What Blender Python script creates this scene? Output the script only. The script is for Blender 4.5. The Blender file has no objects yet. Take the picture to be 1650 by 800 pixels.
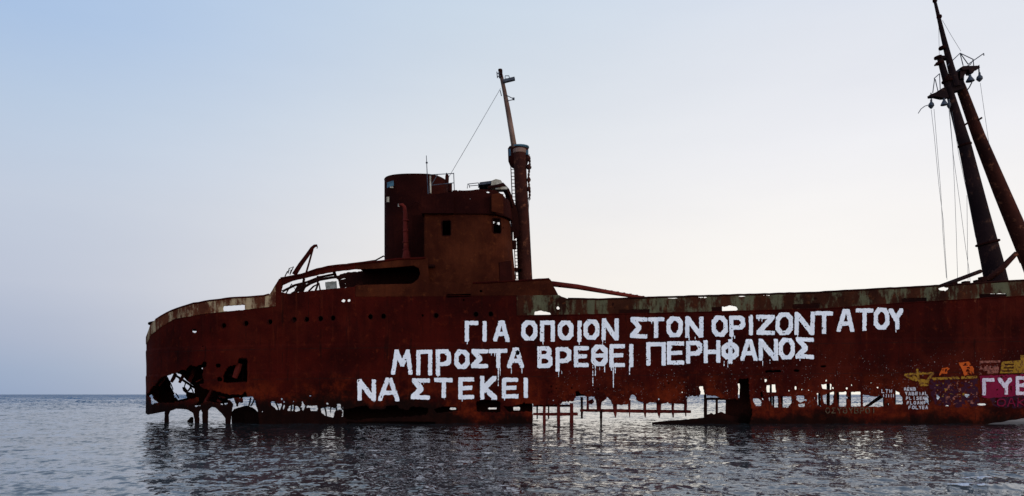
import bpy, math, random
import numpy as np
from mathutils import Vector, Matrix
random.seed(7); rng = np.random.default_rng(7)
S = bpy.context.scene
COL = S.collection

# ------------------------------------------------------------------ camera
F, H, CX, HY = 1295.0, 1.306, 825.0, 636.0     # focal length, eye height, principal column, horizon row
cam_d = bpy.data.cameras.new('camera'); cam = bpy.data.objects.new('camera', cam_d); COL.objects.link(cam)
cam.location = (0, 0, H); cam.rotation_euler = (math.radians(90), 0, 0)
cam_d.sensor_width = 36; cam_d.lens = F / 1650 * 36; cam_d.shift_y = (HY - 400) / 1650
cam_d.clip_start = 0.1; cam_d.clip_end = 60000
S.camera = cam
# ------------------------------------------------------------------ exposure
S.view_settings.view_transform = 'Standard'; S.view_settings.look = 'None'
S.view_settings.exposure = 0; S.view_settings.gamma = 1; S.view_settings.use_curve_mapping = False
# ------------------------------------------------------------------ sky
SUN_AZ, SUN_EL = 118.0, 14.0      # degrees to the right of the view direction, degrees above the horizon
def lin(r, g, b):
    f = lambda c: (c/255/12.92) if c/255 <= .04045 else ((c/255+.055)/1.055)**2.4
    return (f(r), f(g), f(b), 1)
W = bpy.data.worlds.new('World'); S.world = W; W.use_nodes = True
nt = W.node_tree; nt.nodes.clear()
def N(t, **k):
    n = nt.nodes.new(t)
    for a, b in k.items(): setattr(n, a, b)
    return n
def L(a, b): nt.links.new(a, b)
def ramp(inp, stops, interp='LINEAR'):
    n = N('ShaderNodeValToRGB'); n.color_ramp.interpolation = interp
    e = n.color_ramp.elements
    while len(e) < len(stops): e.new(0.5)
    for i, (p, c) in enumerate(stops):
        e[i].position = p; e[i].color = c if len(c) == 4 else (*c, 1)
    L(inp, n.inputs[0]); return n.outputs[0]
tc = N('ShaderNodeTexCoord'); sep = N('ShaderNodeSeparateXYZ'); L(tc.outputs['Generated'], sep.inputs[0])
def M_(op, a, b=None, c=None):
    n = N('ShaderNodeMath', operation=op)
    for i, v in enumerate((a, b, c)):
        if v is None: continue
        if isinstance(v, (int, float)): n.inputs[i].default_value = v
        else: L(v, n.inputs[i])
    return n.outputs[0]
el = sep.outputs['Z']
SL = [(0.0, lin(148,166,195)), (.025, lin(155,172,199)), (.06, lin(170,181,204)), (.12, lin(188,196,214)), (.21, lin(194,204,221)), (.30, lin(185,203,226)), (.38, lin(171,196,229)), (.7, lin(150,182,228)), (1, lin(140,172,222))]
SM = [(0.0, lin(238,228,220)), (.06, lin(245,238,231)), (.14, lin(243,238,233)), (.25, lin(233,234,237)), (.32, lin(222,228,235)), (.42, lin(206,219,233)), (.55, lin(185,206,232)), (.75, lin(158,188,230)), (1, lin(140,172,222))]
SR = [(0.0, lin(255,249,236)), (.06, lin(255,252,244)), (.14, lin(254,250,245)), (.20, lin(250,247,245)), (.28, lin(241,241,245)), (.39, lin(226,230,239)), (.5, lin(212,223,240)), (.7, lin(170,195,232)), (1, lin(140,172,222))]
rl, rm_, rr = ramp(el, SL), ramp(el, SM), ramp(el, SR)
def mixc(fac, a, b, mode='MIX'):
    n = N('ShaderNodeMix', data_type='RGBA', blend_type=mode)
    if isinstance(fac, (int, float)): n.inputs[0].default_value = fac
    else: L(fac, n.inputs[0])
    for s, v in ((6, a), (7, b)):
        if isinstance(v, tuple): n.inputs[s].default_value = v
        else: L(v, n.inputs[s])
    return n.outputs[2]
def mapping(co, sc):
    n = N('ShaderNodeMapping'); L(co, n.inputs[0]); n.inputs['Scale'].default_value = sc; return n.outputs[0]
def noise(co, scale, detail=6, rough=.6, dist=0.0):
    n = N('ShaderNodeTexNoise'); L(co, n.inputs['Vector']); n.inputs['Scale'].default_value = scale
    n.inputs['Detail'].default_value = detail; n.inputs['Roughness'].default_value = rough; n.inputs['Distortion'].default_value = dist
    return n.outputs['Fac']
def smooth(v, a, b):
    n = N('ShaderNodeMapRange', interpolation_type='SMOOTHSTEP'); L(v, n.inputs[0])
    n.inputs[1].default_value = a; n.inputs[2].default_value = b; return n.outputs[0]
az = M_('DIVIDE', sep.outputs['X'], M_('POWER', M_('ADD', M_('ADD', M_('MULTIPLY', sep.outputs['X'], sep.outputs['X']), M_('MULTIPLY', sep.outputs['Y'], sep.outputs['Y'])), 1e-4), .5))
c1 = mixc(smooth(az, -.60, .02), rl, rm_)
c2 = mixc(smooth(az, -.10, .42), c1, rr)
sky = N('ShaderNodeTexSky', sky_type='NISHITA'); sky.sun_disc = False
sky.sun_elevation = math.radians(SUN_EL); sky.sun_rotation = math.radians(SUN_AZ)
skys = mixc(1.0, sky.outputs[0], (.10, .10, .10, 1), 'MULTIPLY')
c3 = mixc(.02, c2, skys)
# the half of the dome behind the beach, where the evening light comes from, is brighter
back = smooth(sep.outputs['Y'], .10, -.75)
c4 = mixc(back, c3, mixc(1.0, c3, (1.75, 1.75, 1.80, 1), 'MULTIPLY'))
hz = noise(mapping(tc.outputs['Generated'], (1.4, 1.4, 6)), 1.6, 5, .55)          # faint uneven evening haze
c4 = mixc(1.0, c4, ramp(hz, [(.3, (.972,.974,.982)), (.7, (1.022,1.020,1.014))]), 'MULTIPLY')
bg = N('ShaderNodeBackground'); L(c4, bg.inputs[0]); bg.inputs[1].default_value = 1.0
out = N('ShaderNodeOutputWorld'); L(bg.outputs[0], out.inputs[0])
# ------------------------------------------------------------------ low soft evening sun
sd = bpy.data.lights.new('sun', 'SUN'); sd.energy = 1.1; sd.angle = math.radians(14); sd.color = (1, .86, .70)
sun = bpy.data.objects.new('sun', sd); COL.objects.link(sun)
a, e = math.radians(SUN_AZ), math.radians(SUN_EL)
dirv = Vector((math.sin(a)*math.cos(e), math.cos(a)*math.cos(e), math.sin(e)))
sun.rotation_euler = dirv.to_track_quat('Z', 'Y').to_euler()

# ================================================================== helpers
def P(px, py, Y):
    return np.array([(px-CX)/F*Y, Y, H+(HY-py)/F*Y])
_tab = rng.random((256, 256))
def vnoise(x, y):
    xi = np.floor(x).astype(int); yi = np.floor(y).astype(int); fx = x-xi; fy = y-yi
    fx = fx*fx*(3-2*fx); fy = fy*fy*(3-2*fy)
    g = lambda i, j: _tab[i & 255, j & 255]
    return ((g(xi,yi)*(1-fx)+g(xi+1,yi)*fx)*(1-fy)+(g(xi,yi+1)*(1-fx)+g(xi+1,yi+1)*fx)*fy)*2-1
def fbm(x, y, o=3):
    v = 0; a = 1.0; t = 0
    for i in range(o):
        v = v+a*vnoise(x*2**i+17*i, y*2**i+31*i); t += a; a *= .55
    return v/t
def sd_poly(X, Y, poly):
    """signed distance, positive inside"""
    p = np.asarray(poly, float); q = np.roll(p, -1, 0)
    d = np.full(X.shape, 1e9); ins = np.zeros(X.shape, bool)
    for (x0, y0), (x1, y1) in zip(p, q):
        dx, dy = x1-x0, y1-y0; l = dx*dx+dy*dy+1e-12
        t = np.clip(((X-x0)*dx+(Y-y0)*dy)/l, 0, 1)
        d = np.minimum(d, np.hypot(X-x0-t*dx, Y-y0-t*dy))
        if y0 != y1:
            c = ((y0 > Y) != (y1 > Y)) & (X < dx*(Y-y0)/dy+x0); ins ^= c
    return np.where(ins, d, -d)
def new_mesh(name, verts, faces, mat=None, parent=None, smooth=False):
    me = bpy.data.meshes.new(name)
    me.from_pydata([tuple(v) for v in verts], [], [tuple(int(i) for i in f) for f in faces]); me.update()
    o = bpy.data.objects.new(name, me); COL.objects.link(o)
    if mat: me.materials.append(mat)
    if smooth: me.shade_smooth()
    if parent is not None: adopt(o, parent)
    return o
def adopt(o, parent):
    o.parent = parent
    if parent.type == 'EMPTY': o.matrix_parent_inverse = Matrix.Translation(-Vector(parent.location))
def squares(G, POS):
    """fill the region G > 0 of a grid; POS are the grid's points in space. Returns verts, faces."""
    n, m = G.shape
    G = np.where(np.abs(G) < 1e-4, 1e-4, G)
    ins = G > 0
    idx = -np.ones((n, m), int); verts = []; faces = []
    cnt = ins[:-1,:-1].astype(int)+ins[1:,:-1]+ins[1:,1:]+ins[:-1,1:]
    used = np.zeros((n, m), bool)
    cc = cnt > 0
    used[:-1,:-1] |= cc; used[1:,:-1] |= cc; used[1:,1:] |= cc; used[:-1,1:] |= cc
    used &= ins
    k = np.argwhere(used); idx[used] = np.arange(len(k)); verts = [POS[i, j] for i, j in k]
    f = np.argwhere(cnt == 4)
    fl = np.stack([idx[f[:,0],f[:,1]], idx[f[:,0]+1,f[:,1]], idx[f[:,0]+1,f[:,1]+1], idx[f[:,0],f[:,1]+1]], 1)
    faces = fl.tolist(); ed = {}
    def cross(a, b):
        key = (a, b) if a < b else (b, a)
        if key not in ed:
            ga, gb = G[a], G[b]; t = ga/(ga-gb); t = min(max(t, .02), .98)
            ed[key] = len(verts); verts.append(POS[a]*(1-t)+POS[b]*t)
        return ed[key]
    for i, j in np.argwhere((cnt > 0) & (cnt < 4)):
        c = [(i,j),(i+1,j),(i+1,j+1),(i,j+1)]; poly = []
        for q in range(4):
            a, b = c[q], c[(q+1) % 4]
            if ins[a]: poly.append(idx[a])
            if ins[a] != ins[b]: poly.append(cross(a, b))
        if len(poly) >= 3: faces.append(poly)
    return verts, faces
def solid(o, t, off=0.0):
    m = o.modifiers.new('thickness', 'SOLIDIFY'); m.thickness = t; m.offset = off; return o
def plate(name, poly, Y, t, mat, parent, rough=.7, cell=1.2, holes=(), seed=0, tilt=0.0, freq=.28):
    """a ragged steel plate: outline in photo units at distance Y, real thickness t"""
    p = np.asarray(poly, float); x0, y0 = p.min(0)-3; x1, y1 = p.max(0)+3
    gx, gy = np.meshgrid(np.arange(x0, x1+cell, cell), np.arange(y0, y1+cell, cell), indexing='ij')
    g = sd_poly(gx, gy, p)+rough*fbm(gx*freq+seed, gy*freq+seed*1.7)
    for h in holes: g = np.minimum(g, -sd_poly(gx, gy, h)+rough*fbm(gx*freq+seed+9, gy*freq))
    YY = Y+tilt*(gx-p[:,0].mean())/F*Y
    pos = np.stack([(gx-CX)/F*YY, YY, H+(HY-gy)/F*YY], -1)
    v, f = squares(g, pos)
    return solid(new_mesh(name, v, f, mat, parent), t)
def tube_geo(pts, rad, seg=8):
    pts = [np.asarray(p, float) for p in pts]
    if isinstance(rad, (int, float)): rad = [rad]*len(pts)
    V, Fc = [], []; up = None
    for i, p in enumerate(pts):
        d = pts[min(i+1, len(pts)-1)]-pts[max(i-1, 0)]; d = d/np.linalg.norm(d)
        if up is None: up = np.array([0,0,1.]) if abs(d[2]) < .9 else np.array([0,1.,0])
        a = np.cross(d, up); a /= np.linalg.norm(a); b = np.cross(a, d); up = b
        for k in range(seg):
            t = 2*math.pi*k/seg; V.append(p+rad[i]*(a*math.cos(t)+b*math.sin(t)))
    for i in range(len(pts)-1):
        for k in range(seg):
            k2 = (k+1) % seg; Fc.append((i*seg+k, i*seg+k2, (i+1)*seg+k2, (i+1)*seg+k))
    Fc.append(tuple(range(seg-1, -1, -1))); b0 = (len(pts)-1)*seg; Fc.append(tuple(range(b0, b0+seg)))
    return V, Fc
class MB:
    def __init__(s): s.v, s.f = [], []
    def add(s, v, f):
        b = len(s.v); s.v += [tuple(x) for x in v]; s.f += [tuple(i+b for i in q) for q in f]; return s
    def tube(s, pts, rad, seg=8): return s.add(*tube_geo(pts, rad, seg))
    def box(s, c, d, rot=None):
        v = [np.array([x*d[0]/2, y*d[1]/2, z*d[2]/2]) for x in (-1,1) for y in (-1,1) for z in (-1,1)]
        if rot is not None: v = [np.array(rot @ Vector(q)) for q in v]
        v = [q+np.asarray(c, float) for q in v]
        return s.add(v, [(0,1,3,2),(4,6,7,5),(0,4,5,1),(2,3,7,6),(0,2,6,4),(1,5,7,3)])
    def lathe(s, base, prof, axis=(0,0,1), seg=16):
        ax = Vector(axis).normalized(); q = Vector((0,0,1)).rotation_difference(ax).to_matrix(); V, Fc = [], []
        for r, z in prof:
            for k in range(seg):
                t = 2*math.pi*k/seg; V.append(np.asarray(base, float)+np.array(q @ Vector((r*math.cos(t), r*math.sin(t), z))))
        for i in range(len(prof)-1):
            for k in range(seg):
                k2 = (k+1) % seg; Fc.append((i*seg+k, i*seg+k2, (i+1)*seg+k2, (i+1)*seg+k))
        Fc.append(tuple(range(seg-1,-1,-1))); b = (len(prof)-1)*seg; Fc.append(tuple(range(b, b+seg)))
        return s.add(V, Fc)
    def build(s, name, mat, parent=None, smooth=False): return new_mesh(name, s.v, s.f, mat, parent, smooth)
def auto(o, ang=40):
    o.data.shade_smooth()
    try: o.data.set_sharp_from_angle(angle=math.radians(ang))
    except Exception: pass
    return o

# ================================================================== materials
def material(name):
    global nt
    m = bpy.data.materials.new(name); m.use_nodes = True; nt = m.node_tree
    b = nt.nodes['Principled BSDF']; t = nt.nodes.new('ShaderNodeTexCoord')
    return m, b, t.outputs['Object']
def bump(b, h, strength, dist):
    n = N('ShaderNodeBump'); n.inputs['Strength'].default_value = strength; n.inputs['Distance'].default_value = dist
    L(h, n.inputs['Height']); L(n.outputs[0], b.inputs['Normal'])
def rust(name, dark, mid, bright, bright_amt=.5, low_orange=False, paint=None, paint_amt=.5, seams=(), roughness=.82, wet=True, flecks=False, weed_shade_x=False):
    m, b, co = material(name)
    n1 = noise(co, .45, 9, .62, .3); n2 = noise(mapping(co, (5,5,.35)), 1.0, 6, .6); n3 = noise(co, 3.2, 8, .7)
    n4 = noise(co, 14, 4, .7)
    c = mixc(smooth(n1, .35, .68), dark, mid)
    c = mixc(M_('MULTIPLY', smooth(n2, .5, .78), .55), c, dark)
    c = mixc(M_('MULTIPLY', smooth(n3, .54, .72), bright_amt), c, bright)
    s3 = N('ShaderNodeSeparateXYZ'); L(co, s3.inputs[0]); z = s3.outputs['Z']
    if flecks:      # broad fields where the scale has gone brown, and pale runs down the plates
        c = mixc(M_('MULTIPLY', smooth(noise(mapping(co, (1,1,.7)), .30, 7, .65, .5), .50, .66), .62), c, R3(.058,.0066,.0030))
        c = mixc(M_('MULTIPLY', smooth(noise(mapping(co, (4.2,4.2,.22)), 1.0, 7, .65), .57, .72), .5), c, R3(.078,.0125,.0048))
        c = mixc(M_('MULTIPLY', smooth(noise(mapping(co, (3.1,3.1,.3)), 1.3, 6, .65), .58, .70), .7), c, R3(.010,.0022,.0016))
        bl_ = M_('MULTIPLY', smooth(noise(co, 2.2, 8, .75), .60, .68), smooth(s3.outputs['X'], 18.5, 20.5))
        c = mixc(M_('MULTIPLY', bl_, M_('MULTIPLY', smooth(z, 3.9, 5.0), .7)), c, R3(.20,.075,.035))
    if low_orange:
        lo = M_('MULTIPLY', smooth(M_('ADD', z, M_('MULTIPLY', n1, 1.6)), 3.5, 1.7), smooth(noise(co, 1.1, 9, .72), .42, .66))
        c = mixc(M_('MULTIPLY', lo, .8), c, low_orange)
    if flecks:
        # splashes of white paint and lime that spattered the plates under the lettering
        fx = M_('MULTIPLY', smooth(s3.outputs['X'], .5, 4), M_('MULTIPLY', smooth(z, 3.6, 2.6), smooth(z, .6, 1.1)))
        fk = M_('MULTIPLY', smooth(noise(co, 17, 2, .5), .685, .73), smooth(noise(co, 1.3, 4, .6), .38, .55))
        c = mixc(M_('MULTIPLY', M_('MULTIPLY', fk, fx), .6), c, (.42, .38, .36, 1))
    if paint:
        pm = smooth(M_('ADD', M_('ADD', M_('MULTIPLY', noise(mapping(co, (1.3,1.3,.5)), 1.3, 9, .68), .8), M_('MULTIPLY', n2, .25)), M_('MULTIPLY', n4, .08)), .63-.3*paint_amt, .735-.3*paint_amt)
        pc = mixc(noise(co, 2.3, 6, .7), paint[0], paint[1])
        c = mixc(M_('MULTIPLY', pm, .92), c, pc)
    for sy in seams:                      # welded plate laps
        d = M_('ABSOLUTE', M_('SUBTRACT', z, M_('ADD', M_('MULTIPLY', M_('SUBTRACT', n1, .5), .03), M_('ADD', sy, M_('MULTIPLY', s3.outputs['X'], .010)))))
        c = mixc(M_('MULTIPLY', smooth(d, .024, .006), M_('MULTIPLY', smooth(n3, .35, .6), .75)), c, (.012, .006, .005, 1))
    if seams:                             # butt joints between the plates of each strake
        row = M_('FLOOR', M_('DIVIDE', M_('ADD', z, .2), 1.25)); fx_ = M_('FRACT', M_('ADD', M_('DIVIDE', s3.outputs['X'], 4.6), M_('MULTIPLY', row, .37)))
        jd = M_('ABSOLUTE', M_('SUBTRACT', fx_, .5))
        c = mixc(M_('MULTIPLY', smooth(jd, .0055, .002), M_('MULTIPLY', smooth(n3, .40, .6), .7)), c, (.009, .003, .0025, 1))
    if wet:                               # waterline weed, darkened further to paint the hull's unlit black inside
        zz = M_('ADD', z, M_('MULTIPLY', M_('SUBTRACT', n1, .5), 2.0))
        if weed_shade_x: zz = M_('SUBTRACT', zz, M_('MULTIPLY', smooth(s3.outputs['X'], -2.2, -4.2), .75))   # raised toward the stern, painting the unlit openings there
        weed_shade_mask = smooth(M_('ADD', zz, M_('MULTIPLY', M_('SUBTRACT', n3, .5), .9)), .62, .05)
        c = mixc(M_('MULTIPLY', weed_shade_mask, .93), c, (.0055, .0022, .0016, 1))
    L(c, b.inputs['Base Color'])
    rr_ = M_('ADD', roughness-.12, M_('MULTIPLY', n3, .24)); L(rr_, b.inputs['Roughness'])
    b.inputs['Specular IOR Level'].default_value = .025
    h = M_('ADD', M_('MULTIPLY', n3, .7), M_('MULTIPLY', n4, .35)); bump(b, h, .8, .045)
    return m
R3 = lambda r, g, b: (r, g, b, 1)
M_HULL = rust('hull_rust', R3(.017,.0016,.0012), R3(.042,.0034,.0018), R3(.092,.013,.0045), .6, low_orange=R3(.125,.0145,.0035), seams=(2.1, 3.45), flecks=True, weed_shade_x=True)
M_HOUSE = rust('house_rust', R3(.022,.0040,.0019), R3(.060,.0135,.0050), R3(.105,.029,.0095), .5, wet=False)
M_DARK = rust('dark_rust_shade', R3(.010,.0024,.002), R3(.020,.0046,.003), R3(.042,.010,.0055), .4, weed_shade_x=True)  # near-black tone also paints the unlit steel inside the hull
M_FUNNEL = rust('funnel_rust', R3(.012,.0020,.0016), R3(.026,.0044,.0028), R3(.044,.0090,.0045), .4, wet=False)
M_BUL = rust('bulwark_paint', R3(.017,.005,.003), R3(.046,.013,.006), R3(.11,.036,.012), .65, paint=(R3(.055,.050,.024), R3(.12,.118,.070)), paint_amt=.29, wet=False)
M_STERN = rust('stern_bulwark_paint', R3(.045,.011,.006), R3(.11,.032,.014), R3(.20,.075,.028), .6, paint=(R3(.24,.145,.065), R3(.42,.33,.20)), paint_amt=.30, wet=False)
M_POLE = rust('mast_rust', R3(.018,.006,.005), R3(.044,.012,.008), R3(.24,.085,.042), .6, wet=False)
M_MAST = rust('foremast_steel', R3(.010,.0055,.006), R3(.020,.009,.009), R3(.14,.062,.036), .45, wet=False)
M_RED = rust('red_lead', R3(.040,.005,.004), R3(.105,.015,.011), R3(.16,.038,.018), .5, wet=False)
M_PALE = rust('pale_pole', R3(.09,.050,.038), R3(.20,.12,.09), R3(.30,.22,.18), .5, wet=False)
def plain(name, c1, c2, scale=6, rough=.8, metallic=0, bs=.3):
    m, b, co = material(name); n = noise(co, scale, 6, .65)
    L(mixc(smooth(n, .35, .65), c1, c2), b.inputs['Base Color']); b.inputs['Roughness'].default_value = rough
    b.inputs['Metallic'].default_value = metallic; bump(b, n, bs, .02); return m
M_CREAM = plain('cream_panel', R3(.20,.17,.12), R3(.42,.38,.30), 3)
M_BLUE = plain('blue_paint_and_sky', R3(.012,.045,.07), R3(.035,.10,.14), 3)
M_WIRE = plain('wire', R3(.06,.06,.065), R3(.11,.11,.115), 9)
M_GREY = plain('grey_fitting', R3(.016,.018,.026), R3(.04,.045,.058), 5)
def paintmat(name, c1, c2, wear=.30, worn=R3(.06, .014, .010)):
    m, b, co = material(name)
    n = noise(co, 9, 8, .75); n2 = noise(mapping(co, (7,7,.8)), 1.2, 6, .6)
    c = mixc(n2, c1, c2)
    c = mixc(M_('MULTIPLY', smooth(n, .70-wear*.25, .76-wear*.25), .85), c, worn)
    L(c, b.inputs['Base Color']); b.inputs['Roughness'].default_value = .8; b.inputs['Specular IOR Level'].default_value = .08
    bump(b, n, .4, .015); return m
M_WHITE = paintmat('white_paint', R3(.64,.65,.67), R3(.82,.83,.85), .36)
M_WDULL = paintmat('dull_white_paint', R3(.40,.37,.39), R3(.52,.49,.50), .3)
M_YEL = paintmat('yellow_paint', R3(.17,.080,.007), R3(.30,.155,.014), .8)
M_ORG = paintmat('orange_paint', R3(.34,.042,.006), R3(.46,.085,.010), .4)
M_MAG = paintmat('magenta_paint', R3(.10,.002,.016), R3(.20,.005,.032), .3)
M_PINKW = paintmat('pinkish_white_paint', R3(.46,.38,.42), R3(.64,.57,.61), .6, worn=R3(.22,.03,.07))
M_PUR = paintmat('purple_paint', R3(.014,.0025,.008), R3(.036,.0045,.016), .5, worn=R3(.03,.006,.005))
M_SALM = paintmat('salmon_paint', R3(.20,.06,.045), R3(.27,.095,.065), .9)
M_OLIVE = paintmat('pale_olive_paint', R3(.060,.050,.028), R3(.11,.095,.055), .9)

# ================================================================== sea, seabed, beach
_wr = np.random.default_rng(3); WAVES = []
for _i in range(64):
    _lam = .20*(10 ** (_wr.random()*1.25)); WAVES.append((_lam, _wr.normal(-.12, .65)+math.pi/2, .0022*_lam**.75*(.6+.8*_wr.random()), _wr.random()*6.28, _wr.random()*50))
SWELL = []
for _i in range(16):
    _lam = 2.5*(10 ** (_wr.random()*1.0)); SWELL.append((_lam, _wr.normal(-.1, .5)+math.pi/2, .011*_lam**.9, _wr.random()*6.28, _wr.random()*50))
def waves(X, Y, sp=.05):
    z = np.zeros(X.shape)
    for lam, th, amp, ph, o in WAVES:
        w = np.clip((lam/(sp*2.6)-.6)/.9, 0, 1)
        if not np.any(w > 0): continue
        k = 2*math.pi/lam; q = 1.5*lam**-.2
        z += w*amp*np.sin(k*(X*math.cos(th)+Y*math.sin(th))+ph+q*fbm(X*.16/lam**.5+o, Y*.16/lam**.5, 2))
    z *= .72+.75*fbm(X*.06+5, Y*.035, 3)
    z *= np.clip((Y-1)/4, 0, 1)
    # open-water swell beyond the lee of the wreck
    off = np.clip((Y-52)/60, 0, 1)
    for lam, th, amp, ph, o in SWELL: z = z+off*np.clip((lam/(sp*2.6)-.6)/.9, 0, 1)*amp*np.sin(2*math.pi/lam*(X*math.cos(th)+Y*math.sin(th))+ph+2*fbm(X*.02+o, Y*.02, 2))
    w1 = .085*np.exp(-((Y-11.15-.10*(X-6.3)+.12*np.sin(X*2.2))/.20)**2)*np.clip(1-np.abs(X-6.5)/1.5, 0, 1)**.6
    w2 = .070*np.exp(-((Y-12.5-.16*(X-7.3)+.1*np.sin(X*2.9))/.22)**2)*np.clip(1-np.abs(X-7.9)/1.3, 0, 1)**.6
    return z+w1+w2
def geo(a, b, n): return a*(b/a)**(np.arange(1, n+1)/n)
us = np.linspace(-.62, .62, 900); us = np.concatenate([-geo(.63, 40, 24)[::-1]-.01, us, geo(.63, 40, 24)+.01])
ys = np.concatenate([-8+np.arange(0, 28)*.5, geo(6, 60, 620), geo(60, 2500, 420), geo(2500, 40000, 14)])
UU, gy = np.meshgrid(us, ys, indexing='ij'); gx = UU*(gy+9)
spc = np.maximum(.0014*(gy+9), np.where(gy < 60, .0037*gy, .0089*gy))*np.where(np.abs(UU) > .63, 30, 1)
gz = waves(gx, gy, np.maximum(spc, .03))
n_, m_ = gx.shape
me = bpy.data.meshes.new('sea'); vv = np.stack([gx, gy, gz], -1).reshape(-1, 3)
I, J = np.meshgrid(np.arange(n_-1), np.arange(m_-1), indexing='ij'); q = (I*m_+J).ravel()
qf = np.stack([q, q+m_, q+m_+1, q+1], 1)
me.vertices.add(len(vv)); me.vertices.foreach_set('co', vv.ravel().astype(np.float32))
me.loops.add(qf.size); me.loops.foreach_set('vertex_index', qf.ravel().astype(np.int32))
me.polygons.add(len(qf)); me.polygons.foreach_set('loop_start', (np.arange(len(qf))*4).astype(np.int32))
me.update(calc_edges=True); me.validate(); me.shade_smooth()
sea = bpy.data.objects.new('sea', me); COL.objects.link(sea); sea['kind'] = 'structure'
SL1, SL2, SL3 = .52, .56, .13      # ripple slopes
m, b, co = material('sea_water')
def noisec(co, scale, detail, rough=.55):
    n = N('ShaderNodeTexNoise'); L(co, n.inputs['Vector']); n.inputs['Scale'].default_value = scale; n.inputs['Detail'].default_value = detail; n.inputs['Roughness'].default_value = rough
    return n.outputs['Color']
def vmath(op, a, bb):
    n = N('ShaderNodeVectorMath', operation=op)
    for i_, v_ in enumerate((a, bb)):
        if isinstance(v_, tuple): n.inputs[i_].default_value = v_
        else: L(v_, n.inputs[i_])
    return n.outputs[0]
geo_ = N('ShaderNodeNewGeometry')
r1 = vmath('MULTIPLY', vmath('SUBTRACT', noisec(mapping(co, (1, .8, 1)), 2.2, 3), (.5,.5,.5)), (SL1, SL1*1.2, 0))
r2 = vmath('MULTIPLY', vmath('SUBTRACT', noisec(mapping(co, (1, .8, 1)), 8.0, 2), (.5,.5,.5)), (SL2, SL2*1.2, 0))
r3 = vmath('MULTIPLY', vmath('SUBTRACT', noisec(co, .12, 3), (.5,.5,.5)), (SL3, SL3*1.2, 0))
sy_ = N('ShaderNodeSeparateXYZ'); L(co, sy_.inputs[0])
ofs = M_('ADD', 1.0, M_('MULTIPLY', smooth(sy_.outputs['Y'], 45, 140), 2.6))        # choppier outside the lee
calm_reflect = smooth(M_('ABSOLUTE', M_('ADD', M_('ADD', sy_.outputs['X'], 1.2), M_('MULTIPLY', M_('SUBTRACT', noise(co, .5, 4, .6), .5), 2.5))), 3.4, 1.2)   # a slick in the lee; also masks the painted hull reflection
ofs = M_('ADD', ofs, M_('MULTIPLY', M_('MULTIPLY', smooth(sy_.outputs['Y'], 21, 12), .6), M_('SUBTRACT', 1.0, M_('MULTIPLY', calm_reflect, .85))))     # breeze ruffles the inshore water
sc_ = N('ShaderNodeVectorMath', operation='SCALE'); L(vmath('ADD', vmath('ADD', r1, r2), r3), sc_.inputs[0]); L(ofs, sc_.inputs['Scale'])
nrm = vmath('NORMALIZE', vmath('ADD', geo_.outputs['Normal'], sc_.outputs[0]), (0,0,0))
L(nrm, b.inputs['Normal'])
shoal = M_('MULTIPLY', smooth(sy_.outputs['Y'], 25, 12), M_('SUBTRACT', 1.0, M_('MULTIPLY', calm_reflect, .75)))    # cloudy water over the sand near the beach, held back mid-way to paint the wreck's dark reflection
L(mixc(smooth(sy_.outputs['Y'], 40, 160), mixc(shoal, R3(.014, .017, .017), R3(.085, .088, .086)), R3(.010, .058, .125)), b.inputs['Base Color'])      # shallow over sand near the wreck, deep blue offshore
L(M_('ADD', .04, M_('MULTIPLY', smooth(sy_.outputs['Y'], 70, 420), .30)), b.inputs['Roughness'])     # wind-ruffled open water
b.inputs['IOR'].default_value = 1.333
me.materials.append(m)

def ground_z(X, Y):
    z = -1.1+np.clip((5-Y)*.16, 0, 1.75)                                   # beach behind and under the camera
    z += .55*np.clip((9-Y)/8, 0, 1)
    g = np.clip((Y-34.7)/1.4, 0, 1); g = g*g*(3-2*g)*np.clip((50-Y)/6, 0, 1)    # sand bank built up against the bow half
    z = np.maximum(z, -1.1+(1.1*np.clip((X-17.5)/3.7, 0, 1)+.15*np.clip(X-21.0, 0, 4))*g)
    z = np.maximum(z, -1.1+np.clip((X-26-.05*(40-Y))*.2, 0, 2.2)*np.clip((60-Y)/20, 0, 1))
    return z+.02*fbm(X*1.1, Y*1.1, 3)
xs = np.concatenate([-geo(30, 400, 10)[::-1], np.linspace(-30, 16, 60), np.linspace(16.2, 32, 90), geo(32.5, 400, 16)])
ys = np.concatenate([-geo(1, 300, 16)[::-1], np.linspace(-.8, 33, 60), np.linspace(33.2, 42, 120), geo(42.5, 400, 16)])
gx, gy = np.meshgrid(xs, ys, indexing='ij'); gz = ground_z(gx, gy)
v, f = squares(np.ones(gx.shape), np.stack([gx, gy, gz], -1))
m, b, co = material('wet_sand'); n1 = noise(co, 1.2, 8, .65); n2 = noise(co, 40, 4, .6)
s3 = N('ShaderNodeSeparateXYZ'); L(co, s3.inputs[0])
c = mixc(n1, R3(.13,.105,.085), R3(.21,.175,.145)); c = mixc(smooth(s3.outputs['Z'], .16, .04), c, R3(.075,.06,.05))
L(c, b.inputs['Base Color']); b.inputs['Roughness'].default_value = .7; bump(b, M_('ADD', n1, n2), .5, .03)
beach = new_mesh('beach', v, f, m, None, True); beach['kind'] = 'structure'

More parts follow.
